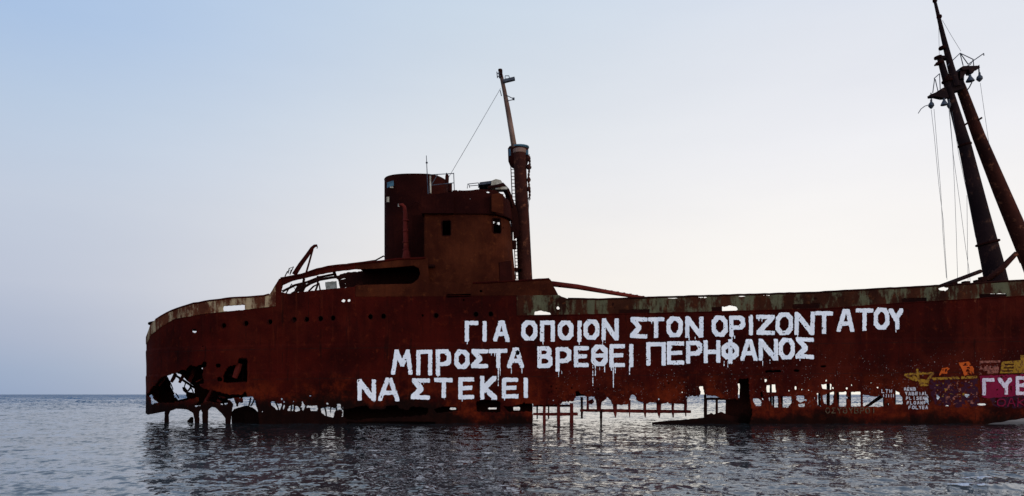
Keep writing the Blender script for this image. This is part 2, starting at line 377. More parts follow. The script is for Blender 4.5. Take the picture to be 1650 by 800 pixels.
# foam on the little breakers
def foam_field(X, Y):
    a = np.exp(-((Y-11.10-.10*(X-6.3)+.12*np.sin(X*2.2))/.16)**2)*np.clip(1-np.abs(X-6.2)/.32, 0, 1)**.5
    b_ = np.exp(-((Y-12.45-.16*(X-7.3)+.1*np.sin(X*2.9))/.15)**2)*np.clip(1-np.abs(X-7.15)/.34, 0, 1)**.5
    m_ = np.maximum(a, b_*.85); return np.where(m_ > .25, m_-.72+1.5*fbm(X*16, Y*20, 4), -1.0)
fx, fy = np.meshgrid(np.arange(5, 9, .012), np.arange(10.3, 13.4, .012), indexing='ij')
v, f = squares(foam_field(fx, fy), np.stack([fx, fy, waves(fx, fy)+.012], -1))
M_FOAM = plain('sea_foam', R3(.32,.32,.33), R3(.52,.52,.52), 30, .9)
foam = solid(new_mesh('sea_foam', v, f, M_FOAM), .01); foam['kind'] = 'stuff'

# ================================================================== the wreck
ship = bpy.data.objects.new('shipwreck', None); COL.objects.link(ship); ship.location = (8, 41.25, 0)
ship['label'] = 'rusty grounded cargo ship wreck with huge white Greek lettering on its holed side'; ship['category'] = 'shipwreck'

YN, YC, HB = 36.0, 41.25, 5.25
def stern_curve(aa, t, n=2.5):
    return -7.0-aa*np.sin(t)**(2/n), YC-HB*np.cos(t)**(2/n)
lo, hi = 5.0, 20.0
tt = np.linspace(0, math.pi/2, 400)
for _ in range(50):
    aa = (lo+hi)/2; X_, Y_ = stern_curve(aa, tt)
    if (X_/Y_).min() < (237.5-CX)/F: hi = aa
    else: lo = aa
BOW0 = 30.0
# plan outline: bow tip -> near side -> stern tip -> far side -> bow tip
tb = np.linspace(0, math.pi/2, 24)
bowX = BOW0+9*np.cos(tb); bowY = YC-HB*np.sin(tb)
X_, Y_ = stern_curve(aa, np.linspace(0, math.pi/2, 400))
near = np.concatenate([np.stack([bowX, bowY], 1), np.stack([X_, Y_], 1)])
far = near[::-1][1:].copy(); far[:,1] = 2*YC-far[:,1]
outl = np.concatenate([near, far])
sl = np.concatenate([[0], np.cumsum(np.hypot(*np.diff(outl, axis=0).T))])
s_tip = sl[len(near)-1]; s_end = sl[-1]
def at_s(s): return np.interp(s, sl, outl[:,0]), np.interp(s, sl, outl[:,1])
ss = np.linspace(0, s_tip, 8000); xs_, ys_ = at_s(ss); pxs = CX+F*xs_/ys_
kt = int(np.argmin(pxs)); s_tan = ss[kt]
def lap(X, Z, z0): return .028*np.clip((z0+.010*X-Z)/.05+.5, 0, 1)
def dent(X, Z): return -lap(X, Z, 3.62)-lap(X, Z, 2.38)+.052*fbm(X*.55, Z*.75, 3)+.020*np.sin(X*2*math.pi/.63)*np.clip(fbm(X*.2+9, Z*.4, 2)+.3, 0, 1)
def normal_s(s):
    xa, ya = at_s(np.clip(s-.05, 0, s_end)); xb, yb = at_s(np.clip(s+.05, 0, s_end))
    tx, ty = xb-xa, yb-ya; l = np.hypot(tx, ty)+1e-9
    return ty/l, -tx/l            # path runs toward -X on the near side, so this points inward
def hull_point(s, Z, off=0.0):
    """off > 0 is outboard"""
    X, Y = at_s(s); nx, ny = normal_s(s); d = dent(X, Z)-off
    return np.stack([X+nx*d, Y+ny*d*1.0, Z], -1)
nx0, ny0 = normal_s(np.array([20.0])); SIGN = 1.0 if ny0[0] > 0 else -1.0
def hull_point(s, Z, off=0.0):
    X, Y = at_s(s); nx, ny = normal_s(s); d = SIGN*(dent(X, Z)-off)
    return np.stack([X+nx*d, Y+ny*d, Z+0*X], -1)
def s_of_px(px): return np.interp(-np.asarray(px, float), -pxs[:kt+1], ss[:kt+1])
def on_hull(px, py, off=0.0):
    s = s_of_px(px); X, Y = at_s(s); return hull_point(s, H+(HY-py)/F*Y, off)

TOP = np.array([(200,545),(237,545),(240,535),(244,524),(250,517),(262,509),(280,500),(310,490),(340,485),(370,481),(430,477),(436,474),(450,450),(490,442),(510,435),(530,430),(570,426),(610,422),(640,418),(690,416),(691,455),
    (760,457),(886,450),(888,452),(891,460),(899,475),(906,479),(914,481.5),(960,483),(1001,481.6),(1060,479.6),(1180,476),(1250,474),(1320,471.5),(1510,461),(1650,452),(1800,440),(2400,400),(9000,300)], float)
BUL_LO = np.array([(200,556),(237,556),(244,540),(262,526),(282,514),(330,506),(398,499),(442,494),(443,494),(446,493.8),(447,470),(829,470),(830,509.2),(920,507.6),(1050,505),(1320,498),(1445,489),(1650,477),(1800,466),(2400,430),(9000,330)], float)
def ytop(px): return np.interp(px, TOP[:,0], TOP[:,1])+.5*fbm(np.asarray(px)*.22, np.asarray(px)*0+3, 2)
def ellipse(cx, cy, rx, ry, n=14): return [(cx+rx*math.cos(2*math.pi*k/n), cy+ry*math.sin(2*math.pi*k/n)) for k in range(n)]
PORTS = [(361,525),(397,521.6),(435.6,519),(475,515.6),(495,515),(517,514),(537,513),(597,511),(618,510),(703,509),(767,507),(791,506.5)]
def rect(x0, y0, x1, y1, d=0): return [(x0,y0),(x1,y0-d),(x1,y1-d),(x0,y1)]
# (outline, raggedness)
HOLES = [
  # openings of the poop side, with the curved beam left above them
  ([(453,471),(456,460),(472,453),(490,449),(515,443),(538,438.5),(572,434.5),(600,434),(640,431),(667,428.5),(675,433),(677,442),(674,450),(664,458),(612,459),(573,460),(571,463),(530,466),(490,470.5),(465,473.5)], .3),
  (ellipse(553.5,485,3,2.2), .9), (ellipse(563,484.5,2,1.6), .9), (rect(719,475,759,480,1), .4), (ellipse(775,469.6,2.2,2.2), .1), (ellipse(747,484,2,1.5), .1),
  (rect(361,494.5,395,501.5,2.5), .5), (ellipse(313,533.6,3,3), .9), (ellipse(327,559,1.5,1), .4), (ellipse(681,509,2,2), .4), (ellipse(834,569,3.2,4), .4),
  # stern: the great rent
  ([(237.5,637),(249,624),(262,609),(270,606),(284,602),(292,598),(300,597),(306,590),(318,591),(327,588),(328,606),(330,618),(322,622),(330,627),(345,630),(360,634),(372,637),(392,636),(398,630),(398,641),(372,641),(369,642),(368,651),(360,652),(350,649),(338,646),(326,650),(322,655),(315,655),(322,645),(318,640),(302,645),(290,647),(275,649),(262,649),(255,649),(245,651),(243,640)], 1.2),
  ([(365,594),(382,588),(386,578),(398,578),(399,616),(380,617),(362,616),(361,606)], 1.2), (ellipse(352,590,4,3), 1.0), (ellipse(330,588,4,5), 1.2), (ellipse(355,612,4,3), .8),
  # under the stern: arches between the legs
  ([(200,700),(200,655),(232,655),(234,661),(237,666.5),(241,668.5),(253,666),(267,663.4),(266.5,700)], .3),
  ([(272.5,700),(272.5,668),(275,662.6),(285,659),(296,659.5),(304.5,661),(312.6,666),(315,676),(315,700)], .3),
  ([(321.5,700),(322,664),(325,660),(327,666),(326,700)], .6),
  ([(335,700),(336,661),(339,658),(342,656),(348,657),(352,660),(358,666),(364.6,674),(366,700)], .3),
  ([(372,700),(375,662),(377,651),(368.5,642),(378,642),(381,652),(381,662),(377,668),(376,700)], .5),
  ([(376,700),(376,676),(376,664),(384,655),(386.5,649),(393,651),(393,640),(408,640),(412,646),(416,662),(417,668),(420,700)], .6),
  ([(438,648),(442.5,647),(449,651.5),(455,651.5),(453,660),(442.5,656),(439,653)], .8), ([(457.5,653),(460.5,653),(458.5,661),(456.5,660)], .3),
  ([(467,655),(474,653.5),(473,662),(464,662)], .8), ([(477,655),(483,657),(486,656),(482,662),(478,664),(476,662)], .8), ([(487.5,646),(491.5,655),(490,659),(487,657)], .5),
  ([(495,655),(511,654.5),(510.6,662),(502,662),(500,657)], .7), ([(517.6,658.5),(532,656.6),(531.6,673),(524,669),(519,665)], .7),
  ([(535,657),(540.5,660),(545.6,652),(549.5,653),(549,659),(540.5,662),(537,674),(534,672.5)], .7), (ellipse(500.5,638,1.8,1.4), .3), (ellipse(554,657,1.2,1.4), .3), (ellipse(424,664,1.2,2), .3),
  ([(552,672),(556,661),(575,657),(592,655),(596,661),(606,660),(620,661),(622,656),(640,654),(645,660),(660,662),(662,656),(690,658),(688,668),(660,671),(600,674),(570,678)], 1.4),
  ([(700,660),(716,656),(735,656),(737,661),(720,664),(704,665)], 1.0),
  ([(768,648),(778,645),(800,646),(806,650),(805,664),(790,664),(768,663)], 1.2), ([(812,656),(826,655),(845,650),(858,652),(857,663),(838,663),(820,664)], 1.3),
  ([(560,700),(560,681),(640,680),(700,681),(706,700)], .8),
  # the long gap amidships
  ([(858.5,700),(859,664),(858,655),(870,654),(900,653),(910,648),(923,647.5),(929,641),(928,632),(931,631),(934,634),(942,639),(949,641),(956,639),(960,646),(962,653),(968,654),(971,648),(975.5,644),(978,639),(983.6,647),(986,652),(991,653),(1000,653),(1011,652),(1014,645),(1017,638),(1022,637),(1024,644.5),(1033,649),(1038,652),(1047,650),(1058,650),(1068,652),(1076,649),(1082,652),(1092,651),(1103.6,653),(1106,648),(1108,642),(1111,639),(1118,639),(1125.5,641),(1129,634.5),(1127,622),(1131,622),(1133.6,638),(1138,638.5),(1152,638.5),(1154,641),(1170,645),(1185,644),(1188,648),(1188,642),(1189,628),(1189.5,612),(1205,611),(1206,630),(1208,650),(1210.5,660),(1210,672),(1206,684),(1160,700)], 1.3),
  ([(1213,643),(1220,642.6),(1226,648),(1226,655),(1220,653.6),(1215,649)], 1.1), (ellipse(1233,613,1.8,2.6), .5), (ellipse(1229,643,1.2,1.6), .5),
  ([(1235,622),(1248,620),(1249,632.5),(1235,633)], .6), ([(1238,641),(1252.5,639),(1253,656.5),(1245.6,656),(1239,646)], .6),
  ([(1257,640),(1273.6,640),(1274.4,649),(1269,656),(1259,656)], 1.0), ([(1284,639),(1295,637.5),(1295,644),(1289,649),(1282,644)], 1.1), ([(1285.5,652),(1295.6,651),(1295,655),(1287,656)], .8),
  ([(1323,620.5),(1338,619),(1338,628),(1324,626.5)], .6), ([(1315,634),(1320,634),(1321,655),(1317,654.5)], .8),
  ([(1324.5,637.5),(1342,632),(1341,649),(1335,654.5),(1326,649)], .7), ([(1345.7,633),(1362,632),(1362,654.5),(1350,655)], .6),
  ([(1367,633),(1385,632),(1385.6,654.5),(1370,655)], .6), ([(1389,636),(1403,639),(1413,640),(1422,640),(1423,655),(1390,655)], .8),
  (ellipse(1371,621,1.2,2), .4), (ellipse(1281,625,1.4,3), .6), (ellipse(1291,628,1,1.5), .4), (ellipse(1302,629,1,1.2), .4), (ellipse(1413,625,2,1.2), .4), (ellipse(1270,630,1.2,1), .4),
  ([(1441,630),(1446,632),(1452,640),(1453,651),(1441,651)], .8), ([(1427,649),(1431,649),(1431,654),(1427,654)], .4), ([(1490,641),(1493,641),(1495,649),(1489,649)], .7),
  ([(1508,636),(1513,640),(1510,645),(1508,641)], .6), ([(1553,636),(1561.5,637),(1557,641)], .5), (ellipse(1525,654,6,.8), .3), (ellipse(1580,652,7,1), .5),
  (rect(1233,598,1258,600.5,1), .7), (rect(1278,596.5,1286,599,0), .6), (rect(1322,590,1330,592,0), .5),
] + [(ellipse(x, y, 3.6, 4.0), .15) for x, y in PORTS]
_hr = random.Random(11)
HOLES += [(ellipse(_hr.uniform(436, 556), _hr.uniform(643, 663), _hr.uniform(.8, 2.2), _hr.uniform(.7, 1.6)), .7) for _ in range(14)]
HOLES += [(ellipse(_hr.uniform(865, 1130), _hr.uniform(612, 646), _hr.uniform(.5, 1.3), _hr.uniform(.5, 1.4)), .5) for _ in range(16)]
HOLES += [(ellipse(_hr.uniform(1210, 1420), _hr.uniform(608, 655), _hr.uniform(.5, 1.5), _hr.uniform(.5, 1.6)), .6) for _ in range(18)]
BUL_HOLES = [(rect(997,500.5,1046,507,1.5), .7), (rect(1147,496,1170,504,.7), .6), ([(1170,495),(1176,493),(1186,495),(1188,499),(1180,503),(1170,502)], .7), (rect(1277,491,1319,497.5,1), .6),
  (rect(1452,482,1492,487.5,1.5), .6), (rect(1578,475,1620,480.5,1.2), .6), ([(862,503),(872,501.5),(886,505),(887,510),(872,510.5),(862,510)], .5),
  (ellipse(987,491,1.2,2.2), .5), (ellipse(990,497,1,1), .3), (ellipse(899,497,2,2), .6), (ellipse(1312,482,2.4,1), .6), (ellipse(1520,466,8,2), 1.6), (ellipse(1236,477,10,.7), .3), (ellipse(1195,478,7,.6), .3), (ellipse(1135,480,14,.7), .3), (ellipse(1085,481,9,.6), .3), (ellipse(1462,466.5,12,.6), .3)]
FAR_HOLES = [([(267,607),(276,603),(284,600),(294,606),(304.5,617),(314,624),(314,633),(302,634),(301,641),(288,645),(282.6,638),(280,642),(276,626)], .9),
  ([(241,638),(245,636),(256,648),(262,652),(245,653)], .5), (ellipse(313,534,6,6), .4), (ellipse(326,594,2,1.5), .5), (ellipse(322,612,2,2.5), .6), (ellipse(352,626,4,1.4), .6), (ellipse(340,624,2,1.5), .5), (ellipse(355,640,2.5,1.5), .5),
  ([(268,700),(268,655),(330,654),(368,650),(368,640.5),(420,639),(560,637),(850,640),(860,645),(1200,618),(1230,612),(1400,612),(1700,636),(1700,700)], .5)]
def apply_holes(G, px, py, holes, m0=6):
    for k, (poly, rg) in enumerate(holes):
        p = np.asarray(poly); mx = (px > p[:,0].min()-m0) & (px < p[:,0].max()+m0) & (py > p[:,1].min()-m0) & (py < p[:,1].max()+m0)
        if not mx.any(): continue
        x, y = px[mx], py[mx]
        d = -sd_poly(x, y, p)-(.55 if rg >= .5 else 0)+1.25*rg*(fbm(x*.33+k*3.1, y*.33+k, 2)+.5*vnoise(x*.9, y*.9+k))
        G[mx] = np.minimum(G[mx], d)
    return G
# shell grid: fine where the photo sees it, coarser elsewhere
s_right = float(s_of_px(1700))
s_near = np.concatenate([np.arange(0, s_right, .35), np.arange(s_right, s_tan-4.03, .042), np.linspace(s_tan-4.0, s_tan, 110)])
s_far = np.concatenate([np.linspace(s_tan, s_tip, 16)[1:], np.arange(s_tip+.06, s_end, .14), [s_end]])
sg = np.concatenate([s_near, s_far])
zg = np.arange(-.6, 8.0, .042)
SG, ZG = np.meshgrid(sg, zg, indexing='ij'); XG, YG = at_s(SG)
PX, PY = CX+F*XG/YG, HY-F*(ZG-H)/YG
isn = SG <= s_tan+1e-6
zt_near = H+(HY-ytop(pxs[:kt+1]))/F*ys_[:kt+1]
def ztop_s(s, tab=None):
    X, _ = at_s(s); base = np.interp(s, ss[:kt+1], zt_near)
    o = np.argsort(xs_[:kt+1]); farz = np.minimum(np.interp(X, xs_[:kt+1][o], zt_near[o]), 5.75+np.clip(X-18, 0, 30)*.06)
    return np.where(s <= s_tan, base, farz)
zb_near = H+(HY-np.interp(pxs[:kt+1], BUL_LO[:,0], BUL_LO[:,1]))/F*ys_[:kt+1]
def zbul_s(s):
    X, _ = at_s(s); base = np.interp(s, ss[:kt+1], zb_near)
    return np.where(s <= s_tan, base, 5.0)
ZT, ZB = ztop_s(sg)[:,None], zbul_s(sg)[:,None]
scale_ = F/YG
pos = hull_point(SG, ZG)
Gtop = (ZT-ZG)*scale_
hole = np.full(SG.shape, 99.0)
tmp = np.where(isn, 99.0, 99.0)
gn = apply_holes(np.full(SG.shape, 99.0), np.where(isn, PX, -999), PY, HOLES)
gf = apply_holes(np.full(SG.shape, 99.0), np.where(isn, -999, PX), PY, FAR_HOLES, 30)
gf = np.where((~isn) & (XG < -14.5) & (ZG < .42), -3, gf)
gt = np.minimum(gn, gf)
has_bul = (isn & ((PX < 441.3) | (PX > 834.8))) | (~isn)
EDGE = np.where(has_bul, ZB, ZT)
upper = isn & (PX > 573) & (PX < 914)
gu = np.minimum(np.minimum(PX-573, 914-PX), 479.2-.008*(PX-560)-PY+0)      # photo units above the strake line
gu = np.where(isn, gu, -99)
hull_v, hull_f = squares(np.minimum(np.minimum(np.minimum((EDGE-ZG)*scale_, Gtop), gt), -gu+.3), pos)
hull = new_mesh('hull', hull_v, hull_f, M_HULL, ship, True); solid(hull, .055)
hull['label'] = 'dark red rusted side plating with ragged holes along the water'
uv, uf = squares(np.minimum(np.minimum(Gtop, gt), gu), hull_point(SG, ZG, .012)); up_ = new_mesh('upper_side', uv, uf, M_HOUSE, ship, True); solid(up_, .04)
gb = apply_holes(np.full(SG.shape, 99.0), np.where(isn, PX, -999), PY, BUL_HOLES+[h for h in HOLES if max(q[1] for q in h[0]) < 540])
def bul_part(name, mask, mat, label):
    g = np.minimum(np.minimum(np.minimum(np.minimum((ZG-ZB)*scale_+.35, Gtop), gb), np.where(mask, 99, -99.0)), -gu+.3)
    v, f = squares(g, hull_point(SG, ZG, .022)); o = new_mesh(name, v, f, mat, ship, True); solid(o, .05); o['label'] = label; return o
b1 = bul_part('bulwark', isn & (PX > 831.5), M_BUL, 'bulwark strake with peeling grey green paint and black freeing ports')
b2 = bul_part('stern_bulwark', (isn & (PX < 444.5)) | (~isn & (SG < s_tip+3)), M_STERN, 'stern bulwark with flaking cream paint')
b3 = bul_part('bulwark', ~isn & (SG > s_tip+2.9), M_DARK, 'rusty bulwark on the far side')
# rolled rails along the top edges
def rail(pxa, pxb, r, parent, lift=0, mat=M_HULL):
    q = np.linspace(pxa, pxb, max(int(abs(pxb-pxa)/8), 2)); pts = on_hull(q, ytop(q)-lift, .03)
    MB().tube(list(pts), r, 6).build('rail', mat, parent)
rail(252, 434, .045, b2); rail(915, 1700, .05, b1, 0, M_DARK); rail(453, 686, .05, hull); rail(762, 885, .05, hull)
for a_, b_ in ((833,1700),): # rubbing strake at the foot of the bulwark
    q = np.linspace(a_, b_, 110); pts = on_hull(q, np.interp(q, BUL_LO[:,0], BUL_LO[:,1])+.3, .03); MB().tube(list(pts), .028, 6).build('rubbing_strake', M_HULL, hull)
q = np.linspace(560, 832, 40); MB().tube(list(on_hull(q, 478.5-.008*(q-560), .012)), .022, 6).build('rubbing_strake', M_HULL, hull)
for x, y in PORTS:
    c_ = on_hull(x, y, .02); r_ = .115; ring = [c_+np.array([r_*1.0*math.cos(t), 0, r_*1.05*math.sin(t)]) for t in np.linspace(0, 2*math.pi, 15)]
    mb = MB().tube(ring, .016, 5); mb.build('porthole_rim', M_DARK, hull)

# decks and inner bulkheads keep the inside of the hull dark
def deck(name, s0, s1, z, inset=.05, mat=M_DARK, t=.05, zf=None):
    q = np.linspace(s0, s1, 60); X1, Y1 = at_s(q); V, Fc = [], []
    for x, y in zip(X1, Y1):
        zz = z if zf is None else zf(x); V += [(x, y+inset, zz), (x, 2*YC-y-inset, zz)]
    for i in range(len(q)-1): Fc.append((2*i, 2*i+1, 2*i+3, 2*i+2))
    return solid(new_mesh(name, V, Fc, mat, ship), t, -1)
def xwall(X, y0, y1, z0, z1, t=.05, mat=None, name='bulkhead'):
    return MB().box((X, (y0+y1)/2, (z0+z1)/2), (t, y1-y0, z1-z0)).build(name, mat or M_DARK, ship)
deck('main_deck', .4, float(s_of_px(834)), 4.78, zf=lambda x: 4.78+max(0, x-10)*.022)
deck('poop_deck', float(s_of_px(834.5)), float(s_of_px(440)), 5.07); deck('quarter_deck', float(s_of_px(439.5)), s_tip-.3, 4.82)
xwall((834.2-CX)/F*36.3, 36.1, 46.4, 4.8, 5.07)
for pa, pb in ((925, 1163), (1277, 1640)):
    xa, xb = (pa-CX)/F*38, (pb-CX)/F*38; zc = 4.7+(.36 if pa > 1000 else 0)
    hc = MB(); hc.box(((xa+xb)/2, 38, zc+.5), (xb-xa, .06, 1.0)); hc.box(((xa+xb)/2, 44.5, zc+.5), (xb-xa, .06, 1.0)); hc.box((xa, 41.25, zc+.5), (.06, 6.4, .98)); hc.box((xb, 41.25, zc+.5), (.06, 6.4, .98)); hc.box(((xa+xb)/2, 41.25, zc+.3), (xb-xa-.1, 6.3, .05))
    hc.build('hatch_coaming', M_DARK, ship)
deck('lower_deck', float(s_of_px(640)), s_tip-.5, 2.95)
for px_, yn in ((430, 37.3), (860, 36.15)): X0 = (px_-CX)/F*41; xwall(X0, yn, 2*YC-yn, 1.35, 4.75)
# longitudinal inner plating behind the rotted strakes (blocks the view between 555 and 858)
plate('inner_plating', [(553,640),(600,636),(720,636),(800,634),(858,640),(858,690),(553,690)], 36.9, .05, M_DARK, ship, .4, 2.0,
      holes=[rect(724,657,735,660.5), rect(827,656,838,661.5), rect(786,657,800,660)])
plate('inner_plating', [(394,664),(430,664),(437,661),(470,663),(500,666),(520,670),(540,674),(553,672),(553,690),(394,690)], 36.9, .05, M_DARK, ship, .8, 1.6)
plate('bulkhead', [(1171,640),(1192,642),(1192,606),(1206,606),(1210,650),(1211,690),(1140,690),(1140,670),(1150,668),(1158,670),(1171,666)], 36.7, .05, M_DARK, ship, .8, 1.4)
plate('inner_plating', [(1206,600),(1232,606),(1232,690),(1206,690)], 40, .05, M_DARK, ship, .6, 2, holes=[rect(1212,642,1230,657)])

# frames, stringers and posts in the gaps
def rib(px_, y0, y1, w0, w1, Y=36.12, mat=M_RED, sd=0, dx=0, name='frame_rib'):
    return plate(name, [(px_-w0/2,y0),(px_+w0/2,y0),(px_+dx+w1/2,y1),(px_+dx-w1/2,y1)], Y, .10, mat, ship, .45, .8, seed=sd or px_)
for x, w0, w1 in ((877,4.5,5),(900,5.5,5),(921,5.5,6)): rib(x, 650, 690, w0, w1)
for x in (865.5, 884): rib(x, 650, 676, 2.6, 2.2, 36.9, M_DARK)
plate('stringer', [(859,665.5),(931,665),(931.5,670),(900,670.5),(859,669.5)], 36.2, .12, M_RED, ship, .5, .9)
plate('stringer', [(859,652),(921,652.5),(921,656),(859,655.5)], 36.7, .12, M_DARK, ship, .3, .9)
plate('stringer', [(934.5,659.5),(1000,659.5),(1060,660.5),(1113,661),(1113,666),(1060,666),(1000,665),(934.5,663.5)], 36.2, .12, M_RED, ship, .55, .9)
rib(937.5, 640, 675, 4, 3, 36.5, M_DARK); rib(947, 636, 662, 3, 4); rib(965, 645, 663, 9, 6); rib(968.5, 660, 690, 4.5, 2.5, 36.15, M_DARK)
for x, a_, b_ in ((991,7,5.5),(1014,4,1.6),(1039,5,4),(1061.5,8,5),(1084,4,4),(1104.5,5,1.2)):
    rib(x, 645, 662, a_, a_*.8); rib(x, 662, 673.5, b_*1.25, .8, dx=.8)
plate('hanging_plate', [(948,646),(955,643),(958,648),(953,652),(948,651)], 36.1, .04, M_HULL, ship, .8, .7)
rib(1136.3, 636, 690, 3.6, 4.5, 36.3, M_DARK, name='post')
plate('window_frame', [(1137,641),(1172,641),(1172,672),(1137,672)], 36.5, .10, M_DARK, ship, .3, .9, holes=[rect(1139,645,1153.3,669), rect(1156.5,645,1169.5,667)])
plate('broken_plate', [(1139,669),(1146,666),(1150,668),(1156,665),(1163,664.5),(1170,668),(1190,672),(1190,690),(1139,690)], 36.4, .05, M_DARK, ship, .8, .9)
for x, y0, y1, w in ((1242,616,660,2.4),(1246,636,660,2.2),(1259,636,660,3.6),(1334.5,615,660,4.2),(1349,628,660,5),(1368.5,628,660,4.4),(1427,640,660,7),(1440,628,660,5),(1320,634,660,2)):
    rib(x, y0, y1, w, w, 36.5, M_DARK)
plate('brace', [(1391,657),(1397,657),(1424,640),(1420,636)], 36.6, .10, M_DARK, ship, .4, .9)
plate('stringer', [(1233,632.5),(1252,632.5),(1252,635),(1233,635)], 36.2, .08, M_RED, ship, .3, .8)
# inside the torn stern
def bar(px0, py0, px1, py1, Y0, r, mat=M_RED, Y1=None, name='broken_frame', seg=5):
    return MB().tube([P(px0, py0, Y0), P((px0+px1)/2+.6, (py0+py1)/2, (Y0+(Y1 or Y0))/2), P(px1, py1, Y1 or Y0)], [r, r*1.1, r*.9], seg).build(name, mat, ship)
for a_ in ((256,622,268,606,39.2,.06),(283,602,276,616,38.8,.085),(296,603,289,617,38.7,.075),(313,594,305,616,38.3,.085),(344,623,329,650,37.6,.08),(307,650,320,641,38.2,.05),(386,586,378,609,36.6,.13),(350,645,356,649,37.3,.06)):
    bar(*a_)
bar(281,604,313,625,40.5,.06,M_DARK); bar(309,621,303,630,40.3,.05,M_DARK)
plate('broken_plate', [(294,624),(298,624),(304,632),(312,633),(312,641),(300,640),(300,634),(295,630)], 40.6, .05, M_DARK, ship, .6, .9)
plate('stringer', [(322,619),(360,618),(397,615),(397,619),(360,622.5),(325,624)], 37.3, .10, M_RED, ship, .6, .9, tilt=-.35)
plate('bulkhead', [(316,592),(400,588),(400,640),(368,643),(340,646),(330,652),(318,652),(308,652),(316,640),(312,622)], 40.2, .05, M_DARK, ship, 1.0, 1.4, holes=[ellipse(326,594,2,1.3), ellipse(352,626,3.5,1.1), ellipse(340,624,1.6,1.2), ellipse(355,640,2,1.2), ellipse(320,618,2,1.2)])
plate('bulkhead', [(246,640),(262,616),(270,606),(274,620),(279,632),(281,641),(272,650),(258,650),(250,646)], 41.5, .05, M_DARK, ship, 1.0, 1.2)

rr3 = random.Random(23)
for _ in range(12):
    x, y = rr3.uniform(300, 392), rr3.uniform(600, 648); l = rr3.uniform(8, 22); a_ = rr3.uniform(-1.2, 1.9)
    bar(x, y, x+l*math.cos(a_), y+l*math.sin(a_)*.8, rr3.uniform(37.0, 38.2), rr3.uniform(.02, .055), rr3.choice([M_RED, M_DARK, M_DARK]), Y1=rr3.uniform(37.2, 39.5))
for x, y, x1, y1 in ((271,611,279,628),(286,606,290,614),(299,614,297,624),(288,642,283,634),(276,640,281,633),(306,622,312,634),(262,652,250,641)):
    bar(x, y, x1, y1, 40.3, .03, M_DARK)
for x, y, x1, y1 in ((470,653,466,676),(481,653,487,666),(523,656,526,672),(541,655,544,672),(404,641,400,657),(410,643,404,655),(443,647,449,660)):
    bar(x, y, x1, y1, 36.35, .035, M_DARK)
# ---------------------------------------------------------------- lettering
G_ = {
 'Γ': [[(0,1),(0,0),(1,0)]], 'Ι': [[(.5,0),(.5,1)]], 'Α': [[(0,1),(.42,0),(.62,0),(1,1)],[(.2,.68),(.84,.66)]],
 'Ο': [[(.3,0),(.75,.02),(1,.25),(1,.75),(.72,1),(.28,1),(0,.75),(0,.25),(.3,0)]], 'Π': [[(0,1),(0,0),(1,0),(1,1)]],
 'Ν': [[(0,1),(0,0),(.95,1),(1,1),(1,0)]], 'Σ': [[(1,.02),(.05,0),(.55,.48),(0,.97),(1,1)]], 'Τ': [[(0,0),(1,0)],[(.52,0),(.5,1)]],
 'Ρ': [[(0,1),(0,0),(.75,0),(1,.14),(1,.42),(.75,.56),(0,.58)]], 'Ζ': [[(0,0),(1,0),(0,1),(1,1)]], 'Υ': [[(0,0),(.5,.5),(1,0)],[(.62,.38),(.62,1)]],
 'Μ': [[(0,1),(.18,0),(.52,.62),(.84,0),(1,1)]], 'Β': [[(0,1),(0,0),(.7,0),(.92,.12),(.92,.34),(.66,.46),(0,.48)],[(.66,.46),(1,.6),(1,.86),(.75,1),(0,1)]],
 'Ε': [[(1,0),(0,0),(0,1),(1,1)],[(0,.5),(.85,.48)]], 'Θ': [[(.3,0),(.72,0),(1,.22),(1,.78),(.72,1),(.28,1),(0,.78),(0,.22),(.3,0)],[(.12,.52),(.9,.5)]],
 'Η': [[(0,0),(0,1)],[(1,0),(1,1)],[(0,.52),(1,.5)]], 'Φ': [[(.5,-.06),(.5,1.08)],[(.3,.12),(.75,.12),(1,.35),(1,.65),(.72,.85),(.28,.85),(0,.65),(0,.35),(.3,.12)]],
 'Κ': [[(0,0),(0,1)],[(.95,0),(.12,.5),(1,1)]], 'L': [[(0,0),(0,1),(1,1)]], 'S': [[(1,.05),(.2,0),(0,.25),(.9,.6),(1,.85),(.7,1),(0,.95)]], 'F': [[(1,0),(0,0),(0,1)],[(0,.5),(.8,.5)]], 'V': [[(0,0),(.5,1),(1,0)]], 'D': [[(0,1),(0,0),(.6,0),(1,.4),(.9,.8),(.5,1),(0,1)]],
}
def stroke_field(gx, gy, lines, w):
    d = np.full(gx.shape, 1e9)
    for ln in lines:
        for (x0, y0), (x1, y1) in zip(ln[:-1], ln[1:]):
            dx, dy = x1-x0, y1-y0; l = dx*dx+dy*dy+1e-9; t = np.clip(((gx-x0)*dx+(gy-y0)*dy)/l, 0, 1)
            # squarish brush: blend of max-norm and euclidean
            ex, ey = np.abs(gx-x0-t*dx), np.abs(gy-y0-t*dy)
            d = np.minimum(d, .8*np.maximum(ex, ey)+.2*np.hypot(ex, ey))
    return w/2-d
